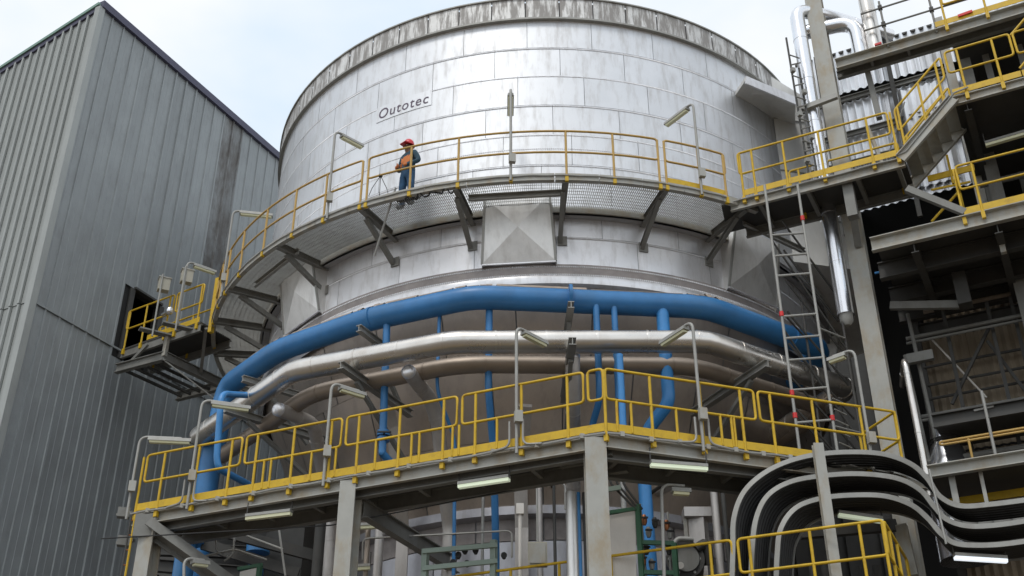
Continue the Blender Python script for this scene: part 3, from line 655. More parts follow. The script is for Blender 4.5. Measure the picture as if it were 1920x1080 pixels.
for (e0, e1) in ((CA, CA + LA * 9.35), (CA, CA + RA * 6.0)):
    nrm = LN if e1.x < 0 else RN
    a, c = (e1, e0) if e1.x < 0 else (e0, e1)
    MB().chan(P3(a + nrm * .085, ZL - .16), P3(c + nrm * .085, ZL - .16), .09, .22).build('edge_channel', 'pale', low)
    MB().ibeam(P3(a + nrm * .25, ZL - .26), P3(c + nrm * .25, ZL - .2), .12, .26, .02).build('main_beam', 'steel', low)
    MB().ibeam(P3(a + nrm * (WD - .15), ZL - .26), P3(c + nrm * (WD - .15), ZL - .2), .12, .26, .02).build('main_beam', 'steel', low)
    m_ = int((c - a).length / 1.1)
    for i in range(m_ + 1):
        p = a.lerp(c, (i + .4) / (m_ + .8)); MB().beam(P3(p + nrm * .33, ZL - .17), P3(p + nrm * (WD - .23), ZL - .17), .07, .16).build('cross_joist', 'steel', low)
    off = nrm * -.05
    cp = [P3(a.lerp(c, i / 24) + off, ZL - .055 + .012 * math.sin(i * 1.7)) for i in range(25)]
    MB().tube(cp, .02, 6).build('conduit', 'galv', low, True)
    for i in range(1, 24, 2): MB().box(cp[i], (.07, .05, .08), .3).build('conduit_clip', 'pale', low)
MB().ibeam(P3(CA + LA * 4.6 + LN * .4, ZL - .5), P3(CA + LA * 4.6 + LN * 4, ZL - .5), .16, .3, .02).build('cross_beam', 'steel', low)
# end guard chain and cable bundle on the left end
# columns
gc = 'columns under the lower platform'
def column(name, p, z0, z1, w, d, ang, label, m='pale', group=gc, plates=True):
    t = thing(name, P3(Vector(p), z0), label, 'column', group)
    u_ = Vector((math.cos(ang), math.sin(ang), 0))
    MB().ibeam(P3(Vector(p), z0), P3(Vector(p), z1), w, d, .03, up=(-u_.y, u_.x, 0)).build('shaft', m, t)
    MB().box(P3(Vector(p), z0 + .02), (w + .25, d + .25, .04), ang).build('base_plate', m, t)
    return t
angL = math.atan2(-LA.y, -LA.x)
column('steel_column', CA + LA * .16 + LN * .12 - Vector((.08, 0, 0)), 0, ZL - .1, .34, .34, 0.02, 'rust-streaked pale steel column under the platform corner')
column('steel_column', CA + LA * 4.72 + LN * .14, 0, ZL - .1, .29, .34, angL + .15, 'pale steel column under the left platform, second from the hall')
column('steel_column', CA + LA * 8.95 + LN * .14, 0, ZL - .1, .29, .34, angL + .15, 'leftmost pale steel column, beside the big diagonal brace')
t = thing('diagonal_brace', P3(CA + LA * 8.8, 6), 'big grey diagonal channel brace under the left end of the platform', 'brace')
p, q = at(275, 985, y=20.75), at(470, 1125, y=21.2)
MB().ibeam(p, q, .2, .3, .02, up=(.3, -.9, .4)).build('channel', 'steel', t)
MB().box(p + Vector((-.02, 0, .0)), (.4, .05, .42), .1).build('gusset', 'steel', t)
# lamps on the lower platform
gl = 'lamps along the lower platform'
def plamp(base, ztop, tippx, lab, lit='diffuser', bz_=.62): 
    base = Vector(base); lamp('platform_lamp', (P3(base, ZL - .15), P3(base, ztop)), at(*tippx, z=ztop - .02), lab, gl, lit, boxz=bz_)
offL, offR = -LN * .06, -RN * .06
plamp(pl(1.52) + offL, 11.28, (1024, 641), 'tall fluorescent lamp pole left of the platform corner, before the silver pipe')
plamp(pl(5.17) + offL, 10.92, (685, 737), 'fluorescent lamp pole halfway along the left platform railing')
plamp(pl(8.05) + offL, 11.12, (470, 762), 'fluorescent lamp pole before the foot of the blue ring pipe')
plamp(pl(9.42) + offL, 10.6, (360, 823), 'leftmost fluorescent lamp, at the outer end of the platform')
plamp(pr_(1.66) + offR, 11.33, (1240, 640), 'tall lamp pole right of the platform corner, arm to the left')
plamp(pr_(4.83) + offR, 11.3, (1552, 672), 'lamp pole at the right end of the platform beside the scaffold')
# conduit elbows dropping at the lamp feet
for i, (s, pf, of, lab) in enumerate(((1.52, pl, offL, 'bent conduit loop at foot of the lamp left of the corner'), (8.05, pl, offL, 'bent conduit loop at foot of the lamp before the blue pipe'), (1.66, pr_, offR, 'bent conduit loop at foot of the lamp right of the corner'))):
    d = -LA if pf is pl else RA; k = MB(); c0 = pf(s) + of * 1.3
    for sg in (-1, 1): k.tube(fillet([P3(c0 + d * sg * .12, ZL + .42), P3(c0 + d * sg * .12, ZL - .02), P3(c0 + d * sg * .45, ZL - .06)], .12, 4), .02, 6)
    tag(k.build('conduit_elbow', 'galv', None, True), lab, 'conduit', 'conduit loops on the platform edge')
# lit fluorescent battens hung under the deck
def batten(p0, p1, lab, lit='lit', group='fluorescent battens under the lower platform', name='batten_lamp'):
    a, c = Vector(p0), Vector(p1); t = thing(name, (a + c) / 2, lab, 'lamp', group); d = unit(c - a)
    MB().beam(a + Vector((0, 0, .05)), c + Vector((0, 0, .05)), .12, .05).build('housing', 'galv', t)
    MB().prof(a, c, [(-.05, .022), (-.04, -.03), (.04, -.03), (.05, .022)]).build('tube', lit, t)
    for e in (a, c): MB().tube([e + Vector((0, 0, .07)), e + Vector((0, 0, .3))], .012, 6).build('hanger', 'dark', t)
    return t
batten(at(860, 913, z=8.62), at(955, 899, z=8.62), 'lit fluorescent batten under the left platform near its corner')
batten(at(1220, 872, z=8.62), at(1326, 880, z=8.62), 'lit fluorescent batten under the right platform before the thick blue pipe')
batten(at(462, 973, z=8.6), at(546, 963, z=8.6), 'lit fluorescent batten under the platform above the diagonal brace', 'diffuser')
batten(at(664, 990, y=21.2), at(722, 987, y=21.2), 'yellowish batten lamp just right of the second column', 'diffuser')
batten(at(668, 1067, y=21.3), at(694, 1065, y=21.3), 'short pale batten lamp low beside the second column', 'diffuser')
k = MB(); k.tube([at(190, 1010, y=20.4), at(620, 985, y=19.7), at(1098, 892, y=18.6)], .012, 6); tag(k.build('overhead_cable', 'black', None, True), 'thin black cable strung beneath the left platform', 'cable')
k = MB(); k.tube([at(1180, 888, y=19.6), at(1300, 895, y=19.8), at(1420, 904, y=20)], .014, 6); tag(k.build('overhead_cable', 'black', None, True), 'thin black cable strung beneath the right platform', 'cable')
# ------------------------------------------------------------------ equipment under the platform
def uprights(root, name, m, rects, w=.07):
    for p, q in rects: MB().beam(p, q, w, w).build(name, m, root)
bd_ = thing('instrument_board', at(1165, 1080, y=18.9), 'white instrument board in a green steel frame right of the corner column', 'board')
y0 = 18.9
k = MB(); a, c_, d_, e_ = at(1139, 967, y=y0), at(1191, 957, y=y0), at(1194, 1100, y=y0), at(1141, 1100, y=y0)
k.hexa([e_, d_, d_ + Vector((0, .05, 0)), e_ + Vector((0, .05, 0)), a, c_, c_ + Vector((0, .05, 0)), a + Vector((0, .05, 0))]); k.build('board', 'white', bd_)
x1 = c_.x
for pp, qq in ((Vector((x1 + .05, y0, 3)), Vector((x1 + .05, y0, c_.z + .1))), (Vector((x1 + .62, y0 + .05, 3)), Vector((x1 + .62, y0 + .05, c_.z - .55)))):
    MB().beam(pp, qq, .08, .08).build('frame_post', 'gframe', bd_)
MB().beam(a + Vector((-.05, 0, .04)), c_ + Vector((.1, 0, .04)), .07, .06).build('frame_rail', 'gframe', bd_)
for dz_ in (.55, 1.05, 1.55): MB().beam(Vector((x1 + .05, y0 + .01, c_.z - dz_)), Vector((x1 + .62, y0 + .06, c_.z - dz_)), .06, .07).build('frame_rail', 'gframe', bd_)
gv = 'valves and fittings by the instrument board'
for i, (px, py) in enumerate(((1208, 975), (1216, 998), (1228, 980), (1250, 985), (1256, 1000), (1212, 1030), (1206, 1050), (1222, 1058), (1254, 1030))):
    p = at(px, py, y=y0 + .25); t = thing('valve', p, ('topmost brass valve on the line nearest the instrument board', 'grey valve just below the topmost one beside the instrument board', 'dark valve between the two sample lines, upper row', 'upper brass valve on the right-hand sample line', 'lower grey valve of the upper pair on the right-hand sample line', 'dark valve halfway down beside the green frame post', 'lowest brass valve nearest the green frame post', 'lowest grey valve between the sample lines', 'dark valve halfway down the right-hand sample line')[i], 'valve', gv)
    MB().tube([p - Vector((0, 0, .09)), p - Vector((0, 0, .03)), p + Vector((0, 0, .03)), p + Vector((0, 0, .09))], .03, 8, rs=[.03, .05, .05, .03]).build('body', ('copper', 'galv', 'dark')[i % 3], t, 50)
    MB().beam(p + Vector((-.06, -.07, .02)), p + Vector((.06, -.07, .02)), .02, .03).build('lever', 'black', t)
k = MB(); k.tube([at(1200, 945, y=y0 + .3), at(1212, 1090, y=y0 + .3)], .02, 6); k.tube([at(1252, 960, y=y0 + .3), at(1258, 1090, y=y0 + .3)], .018, 6); tag(k.build('sample_line', 'galv', None, True), 'pair of thin grey sample lines carrying the small brass valves', 'pipe')
# conduit tubes slanting to the board, on a rack
t = thing('conduit_run', at(1160, 920, y=y0), 'dark conduits slanting down to the instrument board from the corner column', 'conduit')
for i in range(3): MB().tube(fillet([at(1143 + 12 * i, 880, y=y0), at(1143 + 12 * i, 905, y=y0), at(1192 + 6 * i, 955, y=y0 - .02)], .1, 3), .02, 6).build('tube', 'dark', t, 60)
MB().beam(at(1137, 918, y=y0 - .05), at(1164, 914, y=y0 - .05), .04, .08).build('clamp_rail', 'paleg', t)
# white hooped conduit lamp
p = at(1246, 1100, y=18.0); lamp('yard_lamp', (p, at(1240, 908, y=18.0)), at(1294, 912, y=18.05), 'grey hooped lamp pole right of the instrument board', None, boxz=0, drop=.10)
# dark pump / motor assembly
t = thing('pump', at(1290, 1090, y=20.2), 'dark pump assembly with round dial behind the lower railing', 'pump')
p = at(1285, 1048, y=20.2); MB().tube([p, p + Vector((.1, .9, 0))], .34, 20).build('casing', 'dark', t, 50)
MB().tube([p - Vector((0, .06, 0)), p], .24, 20).build('cover', 'steel', t, 50)
MB().tube([at(1276, 1060, y=20.0), at(1276, 1060, y=20.1)], .06, 14).build('dial', 'white', t, 50)
MB().tube(fillet([at(1305, 1030, y=20.2), at(1325, 1015, y=20.2), at(1330, 1060, y=20.3)], .2, 4), .09, 12).build('elbow', 'dark', t, 50)
MB().tube(fillet([at(1262, 1030, y=20.1), at(1268, 1010, y=20.1), at(1300, 1012, y=20.1)], .1, 4), .05, 10).build('inlet', 'galv', t, 50)
for i in range(6): a_ = i * 1.05; MB().tube([p + Vector((.28 * math.cos(a_), -.03, .28 * math.sin(a_))), p + Vector((.28 * math.cos(a_), .02, .28 * math.sin(a_)))], .028, 6).build('bolt', 'galv', t)
t = thing('riser_duct', at(1305, 1090, y=21.2), 'silver boxed riser with a flanged head right of the hooped lamp', 'duct')
p = at(1308, 970, y=21.3); q = at(1316, 1040, y=21.3); MB().beam(P3(p, 5), p, .3, .26).build('duct', 'duct', t); MB().box(p + Vector((0, 0, .05)), (.55, .4, .18)).build('head', 'duct', t)
MB().beam(P3(p, 5) - Vector((.24, .05, 0)), p - Vector((.24, .05, 0)), .07, .07).build('angle', 'pale', t)
# pale green rack in the middle
t = thing('pipe_rack_frame', at(860, 1090, y=19.6), 'pale green steel frame standing at the bottom middle', 'frame')
yr = 19.7
for px, w in ((798, .1), (926, .1)): MB().beam(P3(at(px, 1060, y=yr), 3), at(px, 1030 if px < 800 else 1013, y=yr), w, .1).build('upright', 'paleg', t)
for py0, py1 in ((1034, 1022), (1066, 1052)): MB().beam(at(792, py0, y=yr - .06), at(932, py1, y=yr - .06), .06, .08).build('rail', 'paleg', t)
for i, (px, py) in enumerate(((860, 1044), (872, 1036), (892, 1036), (850, 1058), (945, 1045), (876, 1060))):
    p = at(px, py, y=yr + .2); tt = thing('hand_valve', p, ('leftmost upper black hand valve inside the pale green frame', 'middle upper black hand valve inside the pale green frame', 'rightmost upper black hand valve inside the pale green frame', 'lower left black hand valve inside the pale green frame', 'black hand valve just right of the pale green frame', 'lower right black hand valve inside the pale green frame')[i], 'valve', 'hand valves by the pale green frame')
    MB().tube([p, p + Vector((0, -.12, 0))], .02, 6).build('stem', 'black', tt); MB().tube([p + Vector((0, -.13, 0)), p + Vector((0, -.10, 0))], .055, 10).build('handwheel', 'black', tt, 50)
    MB().ball(p, .04, 8).build('body', 'dark', tt, True)
# pipes standing between corner column and drum
gS = 'upright pipes beside the corner column'
for px, r_, m, lab in ((1073, .1, 'shiny', 'silver upright pipe left of the corner column'), (1086, .035, 'blue2', 'thin blue upright pipe touching the silver pipe by the corner column'), (1097, .03, 'dark', 'thin dark upright pipe nearest the corner column')):
    p = at(px, 1000, y=18.6); drop('upright_pipe', [P3(p, 3), P3(p, ZL - .5)], r_, m, lab, group=gS)
MB_ = MB(); p = at(975, 955, y=20.7); q = P3(p, 3); 
t = thing('vent_pole', q, 'white upright pole with a square head before the drum', 'pole'); MB().tube([q, p], .035, 8).build('pole', 'white', t, True); MB().box(p, (.14, .12, .2)).build('head', 'white', t)
k = thing('hanger_bracket', at(1060, 850, z=8.6), 'grey pipe hanger bracket below the deck left of the corner column', 'bracket')
MB().beam(at(1055, 846, y=18.5), at(1058, 878, y=18.5), .1, .12).build('post', 'galv', k); MB().beam(at(1055, 872, y=18.45), at(1096, 866, y=18.3), .08, .1).build('arm', 'galv', k)
gU = 'slim uprights before the lower drum'
for px, yy, r_, m_, zt, lab in ((690, 21.4, .05, 'dull', 8.7, 'slim brown upright pipe right of the second column'), (712, 21.9, .09, 'duct', 8.9, 'silver upright pipe right of the slim brown one'), (905, 21.6, .03, 'galv', 8.8, 'thin grey conduit left of the blue pipe below the deck'), (1012, 21.8, .06, 'duct', 9.2, 'silver upright pipe right of the white vent pole'), (1040, 21.0, .03, 'dark', 8.8, 'thin dark conduit between silver uprights near the corner column'), (1172, 20.6, .05, 'galv', 8.9, 'grey upright pipe behind the instrument board'), (1345, 20.9, .07, 'duct', 8.8, 'silver upright pipe left of the cable trays'), (1362, 20.2, .04, 'dark', 8.8, 'dark upright pipe hugging the cable trays'), (600, 22.6, .11, 'dark', 8.9, 'dark upright pipe just left of the second column')):
    p = at(px, 1000, y=yy); zt += 1.25; az_ = math.degrees(math.atan2(p.x - TX, TY - p.y)); t = drop('slim_upright', [P3(p, 3), P3(p, zt), rp(az_, 5.4, zt + .1)], r_, m_, lab, group=gU, bend=.12)
    for z in (6.6, 7.6): MB().tube([P3(p, z), P3(p, z + .06)], r_ + .02, 10).build('joint_collar', 'galv', t, 50)
for i, (x0, y0_, x1_, y1_, yy, lab) in enumerate(((660, 935, 1060, 905, 20.6, 'thin grey conduit crossing before the lower drum, upper'), (680, 1010, 960, 995, 20.9, 'thin grey conduit crossing before the lower drum, lower'))):
    k = MB(); k.tube(fillet([at(x0, y0_ + 40, y=yy), at(x0, y0_, y=yy), at(x1_, y1_, y=yy), at(x1_, y1_ + 50, y=yy)], .12, 4), .02, 6); tag(k.build('cross_conduit', 'galv', None, True), lab, 'conduit')
bx = thing('switch_box', at(1000, 1045, y=20.3), 'small grey switch box on the drum left of the corner column', 'junction box'); MB().box(at(1008, 1040, y=20.4), (.34, .16, .42)).build('enclosure', 'box', bx); MB().box(at(1008, 1040, y=20.4) + Vector((0, -.095, 0)), (.28, .02, .36)).build('door', 'pale', bx); MB().tube([at(1008, 1040, y=20.4) + Vector((0, 0, .2)), at(1008, 1040, y=20.4) + Vector((0, 0, 1.4))], .02, 6).build('conduit', 'galv', bx, True)
# things in the dark bay under the left end
t = thing('blue_riser', at(350, 1080, y=23), 'dark blue riser pipe in the bay left of the diagonal brace', 'pipe')
p = at(352, 1010, y=22.8); MB().tube([P3(p, 2), P3(p, ZL)], .2, 16).build('pipe', 'blue', t, 50); MB().tube([p - Vector((0, 0, .1)), p + Vector((0, 0, .1))], .33, 18).build('flange', 'blue', t, 50)
t = thing('blue_riser', at(485, 1080, y=24), 'blue riser pipe seen deep behind the diagonal brace', 'pipe')
p = at(484, 1030, y=24); MB().tube([P3(p, 2), P3(p, ZL)], .16, 16).build('pipe', 'blue', t, 50); MB().tube([p - Vector((0, 0, .08)), p + Vector((0, 0, .08))], .25, 18).build('flange', 'blue', t, 50)
t = thing('small_bore_rack', at(420, 1060, y=21.6), 'rack of thin pipes and hangers under the platform, left bay', 'pipe rack')
for pts in ([(370, 1000), (440, 985), (440, 1015)], [(380, 1012), (450, 998)], [(405, 985), (405, 1035), (430, 1045)], [(440, 985), (438, 1040), (420, 1052)], [(375, 1045), (440, 1030), (500, 1050)], [(450, 1000), (530, 1030)], [(520, 970), (535, 1080)]):
    MB().tube(fillet([at(*p, y=21.8) for p in pts], .1, 3), .022, 6).build('thin_pipe', 'galv', t, 60)
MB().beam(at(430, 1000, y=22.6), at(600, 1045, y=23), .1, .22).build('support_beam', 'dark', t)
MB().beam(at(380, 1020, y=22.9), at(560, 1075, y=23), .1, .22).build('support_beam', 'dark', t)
t = thing('instrument_board', at(470, 1080, y=21.4), 'white board in a dark green frame under the diagonal brace', 'board')
p, q = at(450, 1072, y=21.4), at(482, 1064, y=21.4); k = MB(); k.hexa([P3(p, 5), P3(q, 5), P3(q, 5) + Vector((0, .05, 0)), P3(p, 5) + Vector((0, .05, 0)), p, q, q + Vector((0, .05, 0)), p + Vector((0, .05, 0))]); k.build('board', 'white', t)
MB().beam(P3(q, 5) + Vector((.05, 0, 0)), q + Vector((.05, 0, .06)), .08, .08).build('frame_post', 'gframe', t); MB().beam(p + Vector((-.05, 0, .05)), q + Vector((.1, 0, .05)), .07, .06).build('frame_rail', 'gframe', t)
p = at(345, 1100, y=20.3); lamp('yard_lamp', (p, at(345, 1046, y=20.3)), at(392, 1052, y=20.6), 'small hooped lamp low beside the leftmost column', None, boxz=0)
t = thing('ladder_cage', at(245, 1080, y=21), 'narrow ladder on the outer left end of the platform', 'ladder')
for px in (243, 254): MB().tube([at(px + (4 if px < 250 else 0), 965, y=20.85), P3(at(px, 965, y=20.85), 3)], .022, 6).build('stile', 'dark' if px < 250 else 'yellow', t, True)
for i in range(14): z = 8.9 - i * .28; a_ = at(247, 965, y=20.85); MB().tube([Vector((a_.x, 20.85, z)), Vector((a_.x + .07, 20.85, z))], .014, 6).build('rung', 'copper', t)
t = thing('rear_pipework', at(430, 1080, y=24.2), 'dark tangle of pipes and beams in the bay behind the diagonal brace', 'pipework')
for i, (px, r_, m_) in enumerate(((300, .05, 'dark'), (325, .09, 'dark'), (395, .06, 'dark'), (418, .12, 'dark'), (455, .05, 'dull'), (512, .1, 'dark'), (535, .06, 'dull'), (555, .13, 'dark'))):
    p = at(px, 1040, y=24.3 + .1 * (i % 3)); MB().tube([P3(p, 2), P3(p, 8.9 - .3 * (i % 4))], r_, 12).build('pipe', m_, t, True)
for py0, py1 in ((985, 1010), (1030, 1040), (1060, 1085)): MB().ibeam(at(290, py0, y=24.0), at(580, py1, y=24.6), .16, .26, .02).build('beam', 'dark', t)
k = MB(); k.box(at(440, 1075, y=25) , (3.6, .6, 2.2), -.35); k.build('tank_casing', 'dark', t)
# small wall brackets on the hall beside the platform
for py, lab in ((962, 'upper small grey bracket on the hall wall at the platform end'), (1015, 'lower small grey bracket on the hall wall at the platform end')):
    p = at(232, py, y=21.1); k = MB(); k.box(p, (.22, .16, .18), .3); k.beam(p + Vector((-.15, .1, 0)), p + Vector((.2, -.05, 0)), .06, .05); tag(k.build('wall_bracket', 'steel'), lab, 'bracket')
# ================================================================== service platform railing at the bottom edge
serv = thing('service_platform', (1.5, 18.9, 6.5), 'low service platform with yellow handrail along the bottom right', 'walkway')
SA = Vector((-1.3, 20.15, 0)); SB = Vector((5.6, 17.07, 0)); SD = unit(SB - SA); SL = (SB - SA).length; SN = Vector((-SD.y, SD.x, 0))
def sv(s): return SA + SD * s
g1 = (Vector((1.16, 19.21, 0)) - SA).length * 1; g2 = (Vector((1.49, 18.92, 0)) - SA).length; g3 = (Vector((3.49, 18.01, 0)) - SA).length
railing(serv, sv, 6.5, [(-.8, g1 - .05), (g2 - .12, g3 - .03), (g3 + .07, SL)], [.3, 1.4, g1 - .35, g2 + .15, g3 - .38, g3 + .25, g3 + 1.2, g3 + 1.95, SL - .02], 'yellow', toe=[(0, SL)], ds=3)
SC = SB + Vector((.94, 1.99, 0)); sc = unit(SC - SB)
railing(serv, lambda s: SB + sc * s, 6.5, [(.06, 2.2)], [.5, 1.2, 2.1], 'yellow', toe=[(0, 2.2)], ds=3)
k = MB(); q = [SA, SB, SC + Vector((0, .6, 0)), SA + Vector((2.4, 1.2, 0))]; k.hexa([P3(p, 6.44) for p in q] + [P3(p, 6.5) for p in q]); k.build('deck', 'dark', serv)
MB().chan(P3(SA, 6.36), P3(SB, 6.36), .08, .2).build('edge_channel', 'pale', serv)
for p in (SB, SA + SD * 2): MB().beam(P3(p + Vector((-.1, .2, 0)), 0), P3(p + Vector((-.1, .2, 0)), 6.3), .2, .2).build('leg', 'steel', serv)
# ================================================================== steel frame on the right
ANG = math.atan2(UY, UX)
column('frame_column', fr(-.80, 1.36, 0), 0, 23.6, .36, .34, ANG, 'tall pale steel column of the right-hand frame beside the silver riser', 'pale', None, False)
column('frame_column', fr(2.05, 2.3, 0), 0, 19.2, .26, .3, ANG, 'slimmer grey column behind the stair landing on the right', 'steel', None, False)
column('frame_column', fr(1.72, 3.0, 14), 14, 21.2, .2, .2, ANG, 'grey post at the right edge of the bright corrugated wall', 'pale', None, False)
# bridging walkway, stair and landing
wk = thing('stair_walkway', fr(0, 0, ZP - .3), 'walkway with yellow railing leading from tank to the right-hand frame', 'walkway')
def wp(a): return fr(a, 0, 0)
railing(wk, wp, ZP, [(-2.72, .40)], [-2.68, -2.42, -1.75, -1.0, -.02, .46], 'yellow', toe=[(-2.7, .48)], ds=4)
railing(wk, lambda a: fr(a, 1.12, 0), ZP, [(-1.9, .40)], [-1.7, .35], 'yellow', ds=4)
k = MB(); q = [fr(-3.2, .09, 0), fr(.55, .09, 0), fr(.55, 1.12, 0), fr(-3.4, 1.12, 0)]; k.hexa([P3(p, ZP - .06) for p in q] + [P3(p, ZP - .01) for p in q]); k.build('deck', 'dark', wk)
for b_ in (0, 1.12): MB().chan(fr(-3.0, b_ + .085, ZP - .16), fr(.55, b_ + .085, ZP - .16), .08, .22).build('side_channel', 'pale' if b_ == 0 else 'steel', wk)
for a in (-2.4, -1.4, -.4, .4): MB().beam(fr(a, .08, ZP - .16), fr(a, 1.1, ZP - .16), .08, .16).build('cross_joist', 'steel', wk)
MB().tube([fr(-2.9 + i * .2, -.05, ZP - .10 + .01 * math.sin(i)) for i in range(17)], .018, 6).build('conduit', 'galv', wk, True)
MB().beam(fr(-.62, .3, ZP - .25), fr(-.75, 1.2, ZP - 1.1), .14, .16).build('knee_brace', 'steel', wk)
MB().beam(fr(-.62, .25, ZP - 1.0), fr(-.62, .25, ZP - .2), .2, .2).build('hanger_post', 'steel', wk)
st = thing('steel_stair', fr(.55, 0, ZP), 'short steel stair with yellow handrail climbing right to the landing', 'stair')
s0, s1 = (.50, ZP - .12), (1.70, 16.60)
for b_ in (0, 1.05): MB().chan(fr(s0[0], b_ - .02, s0[1]), fr(s1[0], b_ - .02, s1[1]), .08, .24).build('stringer', 'pale', st)
for i in range(5):
    f = (i + .5) / 5; a = .58 + f * 1.1; z = ZP + .02 + f * 1.0; k = MB(); k.box(fr(a, .52, z), (.24, .98, .035), ANG); k.build('tread', 'galv', st)
MB().tube([fr(.45, -.05, ZP - .02), fr(.62, -.05, ZP + .02), fr(1.72, -.05, 16.72), fr(2.0, -.05, 16.76)], .02, 6).build('conduit', 'galv', st, True)
for b_ in (0, 1.05):
    for h0, h1 in ((1.1, .56),):
        A_, C_ = fr(.56, b_, ZP + .0), fr(1.62, b_, 16.62); pts = [A_ + Vector((0, 0, h0)), C_ + Vector((0, 0, h0)), C_ + Vector((0, 0, h1)), A_ + Vector((0, 0, h1))]
        MB().tube(fillet(pts, .07, 3, True), .024, 8, True).build('handrail', 'yellow', st, 60)
    MB().tube([fr(.60, b_, ZP + .22), fr(1.62, b_, 16.9)], .022, 8).build('handrail', 'yellow', st, True)
    for a in (.62, 1.1, 1.5):
        z = ZP + (a - .56) * .94; MB().tube([fr(a, b_, z - .15), fr(a, b_, z + 1.1)], .025, 8).build('post', 'yellow', st, True)
ld = thing('stair_landing', fr(1.7, 0, 16.4), 'upper landing with yellow railing at the head of the stair', 'walkway')
railing(ld, wp, 16.70, [(1.72, 2.95), (3.02, 5)], [1.95, 2.62, 3.3, 4.2], 'yellow', toe=[(1.70, 2.98), (3.0, 5)], ds=3)
k = MB(); q = [fr(1.68, .09, 0), fr(6, .09, 0), fr(6, 5.5, 0), fr(1.68, 5.5, 0)]; k.hexa([P3(p, 16.6) for p in q] + [P3(p, 16.69) for p in q]); k.build('deck', 'dark', ld)
MB().chan(fr(1.66, .08, 16.58), fr(6, .08, 16.58), .08, .2).build('edge_channel', 'pale', ld)
for a in (1.9, 3.2, 4.5): MB().ibeam(fr(a, .1, 16.45), fr(a, 5.4, 16.45), .14, .24, .016).build('floor_beam', 'dark', ld)
MB().tube(fillet([fr(2.98, 0, 16.9), fr(3.8, 0, 17.7)], .1), .024, 8).build('handrail', 'yellow', ld, True); MB().tube([fr(2.98, 0, 17.75), fr(3.8, 0, 18.5)], .024, 8).build('handrail', 'yellow', ld, True)
# top platform
tp = thing('top_platform', fr(-.5, 1.2, 19.1), 'topmost grey platform with scaffold-tube rails at upper right', 'walkway')
MB().chan(fr(-.55, 1.31, 19.33), fr(6, 1.31, 19.33), .12, .28).build('edge_channel', 'pale', tp)
MB().ibeam(fr(-.6, 1.6, 19.3), fr(6, 1.6, 19.3), .1, .2, .02).build('rear_beam', 'steel', tp)
k = MB(); q = [fr(-.5, 1.33, 0), fr(6, 1.33, 0), fr(6, 1.62, 0), fr(-.5, 1.62, 0)]; k.hexa([P3(p, 19.42) for p in q] + [P3(p, 19.475) for p in q]); k.build('deck', 'steel', tp)
for a in (.2, 1.0): MB().beam(fr(a, 1.3, 19.3), fr(a, 1.55, 19.3), .06, .14).build('cross_joist', 'steel', tp)
k = MB(); q = [fr(1.9, 1.7, 0), fr(6, 1.7, 0), fr(6, 7.5, 0), fr(1.9, 7.5, 0)]; k.hexa([P3(p, 19.40) for p in q] + [P3(p, 19.47) for p in q]); k.build('inner_deck', 'dark', tp)
railing(tp, lambda a: fr(a, 1.2, 0), 19.5, [(1.9, 6)], [1.88, 2.72, 3.6], 'yellow', toe=[(1.66, 5)], ds=4)
for z in (20.05, 20.55): MB().tube([fr(.18, 1.25, z), fr(6, 1.25, z)], .022, 8).build('scaffold_rail', 'steel', tp, True)
for a in (.62, 1.66): 
    o = MB().tube([fr(a, 1.25, 19.4), fr(a, 1.25, 20.75 if a < 1 else 22)], .026, 8).build('scaffold_post', 'steel', tp, True)
    for z in (20.05, 20.55): MB().box(fr(a, 1.24, z), (.09, .09, .1), ANG).build('coupler', 'dark', o)
MB().beam(fr(.35, 1.2, 19.52), fr(.5, 1.2, 19.52), .04, .05).build('red_clip', 'red', tp)
MB().beam(fr(2.15, 1.17, 19.6), fr(2.45, 1.17, 19.62), .03, .06).build('red_clip', 'red', tp)
MB().beam(fr(.1, 1.7, 17.9), fr(.05, 1.7, 19.2), .12, .14).build('hanger_post', 'steel', tp)
# bright corrugated sheets in rows
def corr(name, w, h, per, amp, m):
    mb = MB(); k = max(6, int(w / per * 6)); pts = [(w * i / k, -amp * .5 * (1 - math.cos(2 * math.pi * (w * i / k) / per))) for i in range(k + 1)]
    mb.add([(x, y, 0) for x, y in pts] + [(x, y, h) for x, y in pts], [(i, i + 1, k + 2 + i, k + 1 + i) for i in range(k)]); me = mb.mesh(name, smooth=50); me.materials.append(M[m]); return me
rh = thing('sky_screen', (16, 35, 0), 'dark ribbed block added to close off the sky behind the tank and right-hand frame', 'building')  # added dark screen that shuts out bright sky behind tank and frame
k = MB(); k.box((18, 37, 12), (22, 8, 24)); k.build('wall', 'dark', rh)
rm = MB().box((0, 0, 12), (.12, .08, 23.9)).mesh('wall_rib'); rm.materials.append(M['dark'])
for i in range(44): inst(rm, 'wall_rib', rh, (7.2 + i * .5, 32.98, 0))
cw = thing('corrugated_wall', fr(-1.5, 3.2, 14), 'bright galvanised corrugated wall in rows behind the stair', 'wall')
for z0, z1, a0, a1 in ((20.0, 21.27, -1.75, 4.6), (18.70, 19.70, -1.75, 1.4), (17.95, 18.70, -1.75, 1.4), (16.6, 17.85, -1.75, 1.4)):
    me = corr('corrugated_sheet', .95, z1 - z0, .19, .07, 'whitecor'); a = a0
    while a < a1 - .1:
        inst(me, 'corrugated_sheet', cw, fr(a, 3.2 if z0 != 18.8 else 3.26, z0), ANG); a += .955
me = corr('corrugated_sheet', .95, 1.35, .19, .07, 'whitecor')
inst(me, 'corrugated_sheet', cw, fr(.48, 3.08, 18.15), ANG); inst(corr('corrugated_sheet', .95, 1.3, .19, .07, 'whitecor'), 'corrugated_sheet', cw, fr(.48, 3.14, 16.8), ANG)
for z in (19.75, 18.72, 17.9): MB().chan(fr(-1.75, 3.12, z), fr(1.7, 3.12, z), .07, .14).build('girt', 'steel', cw)
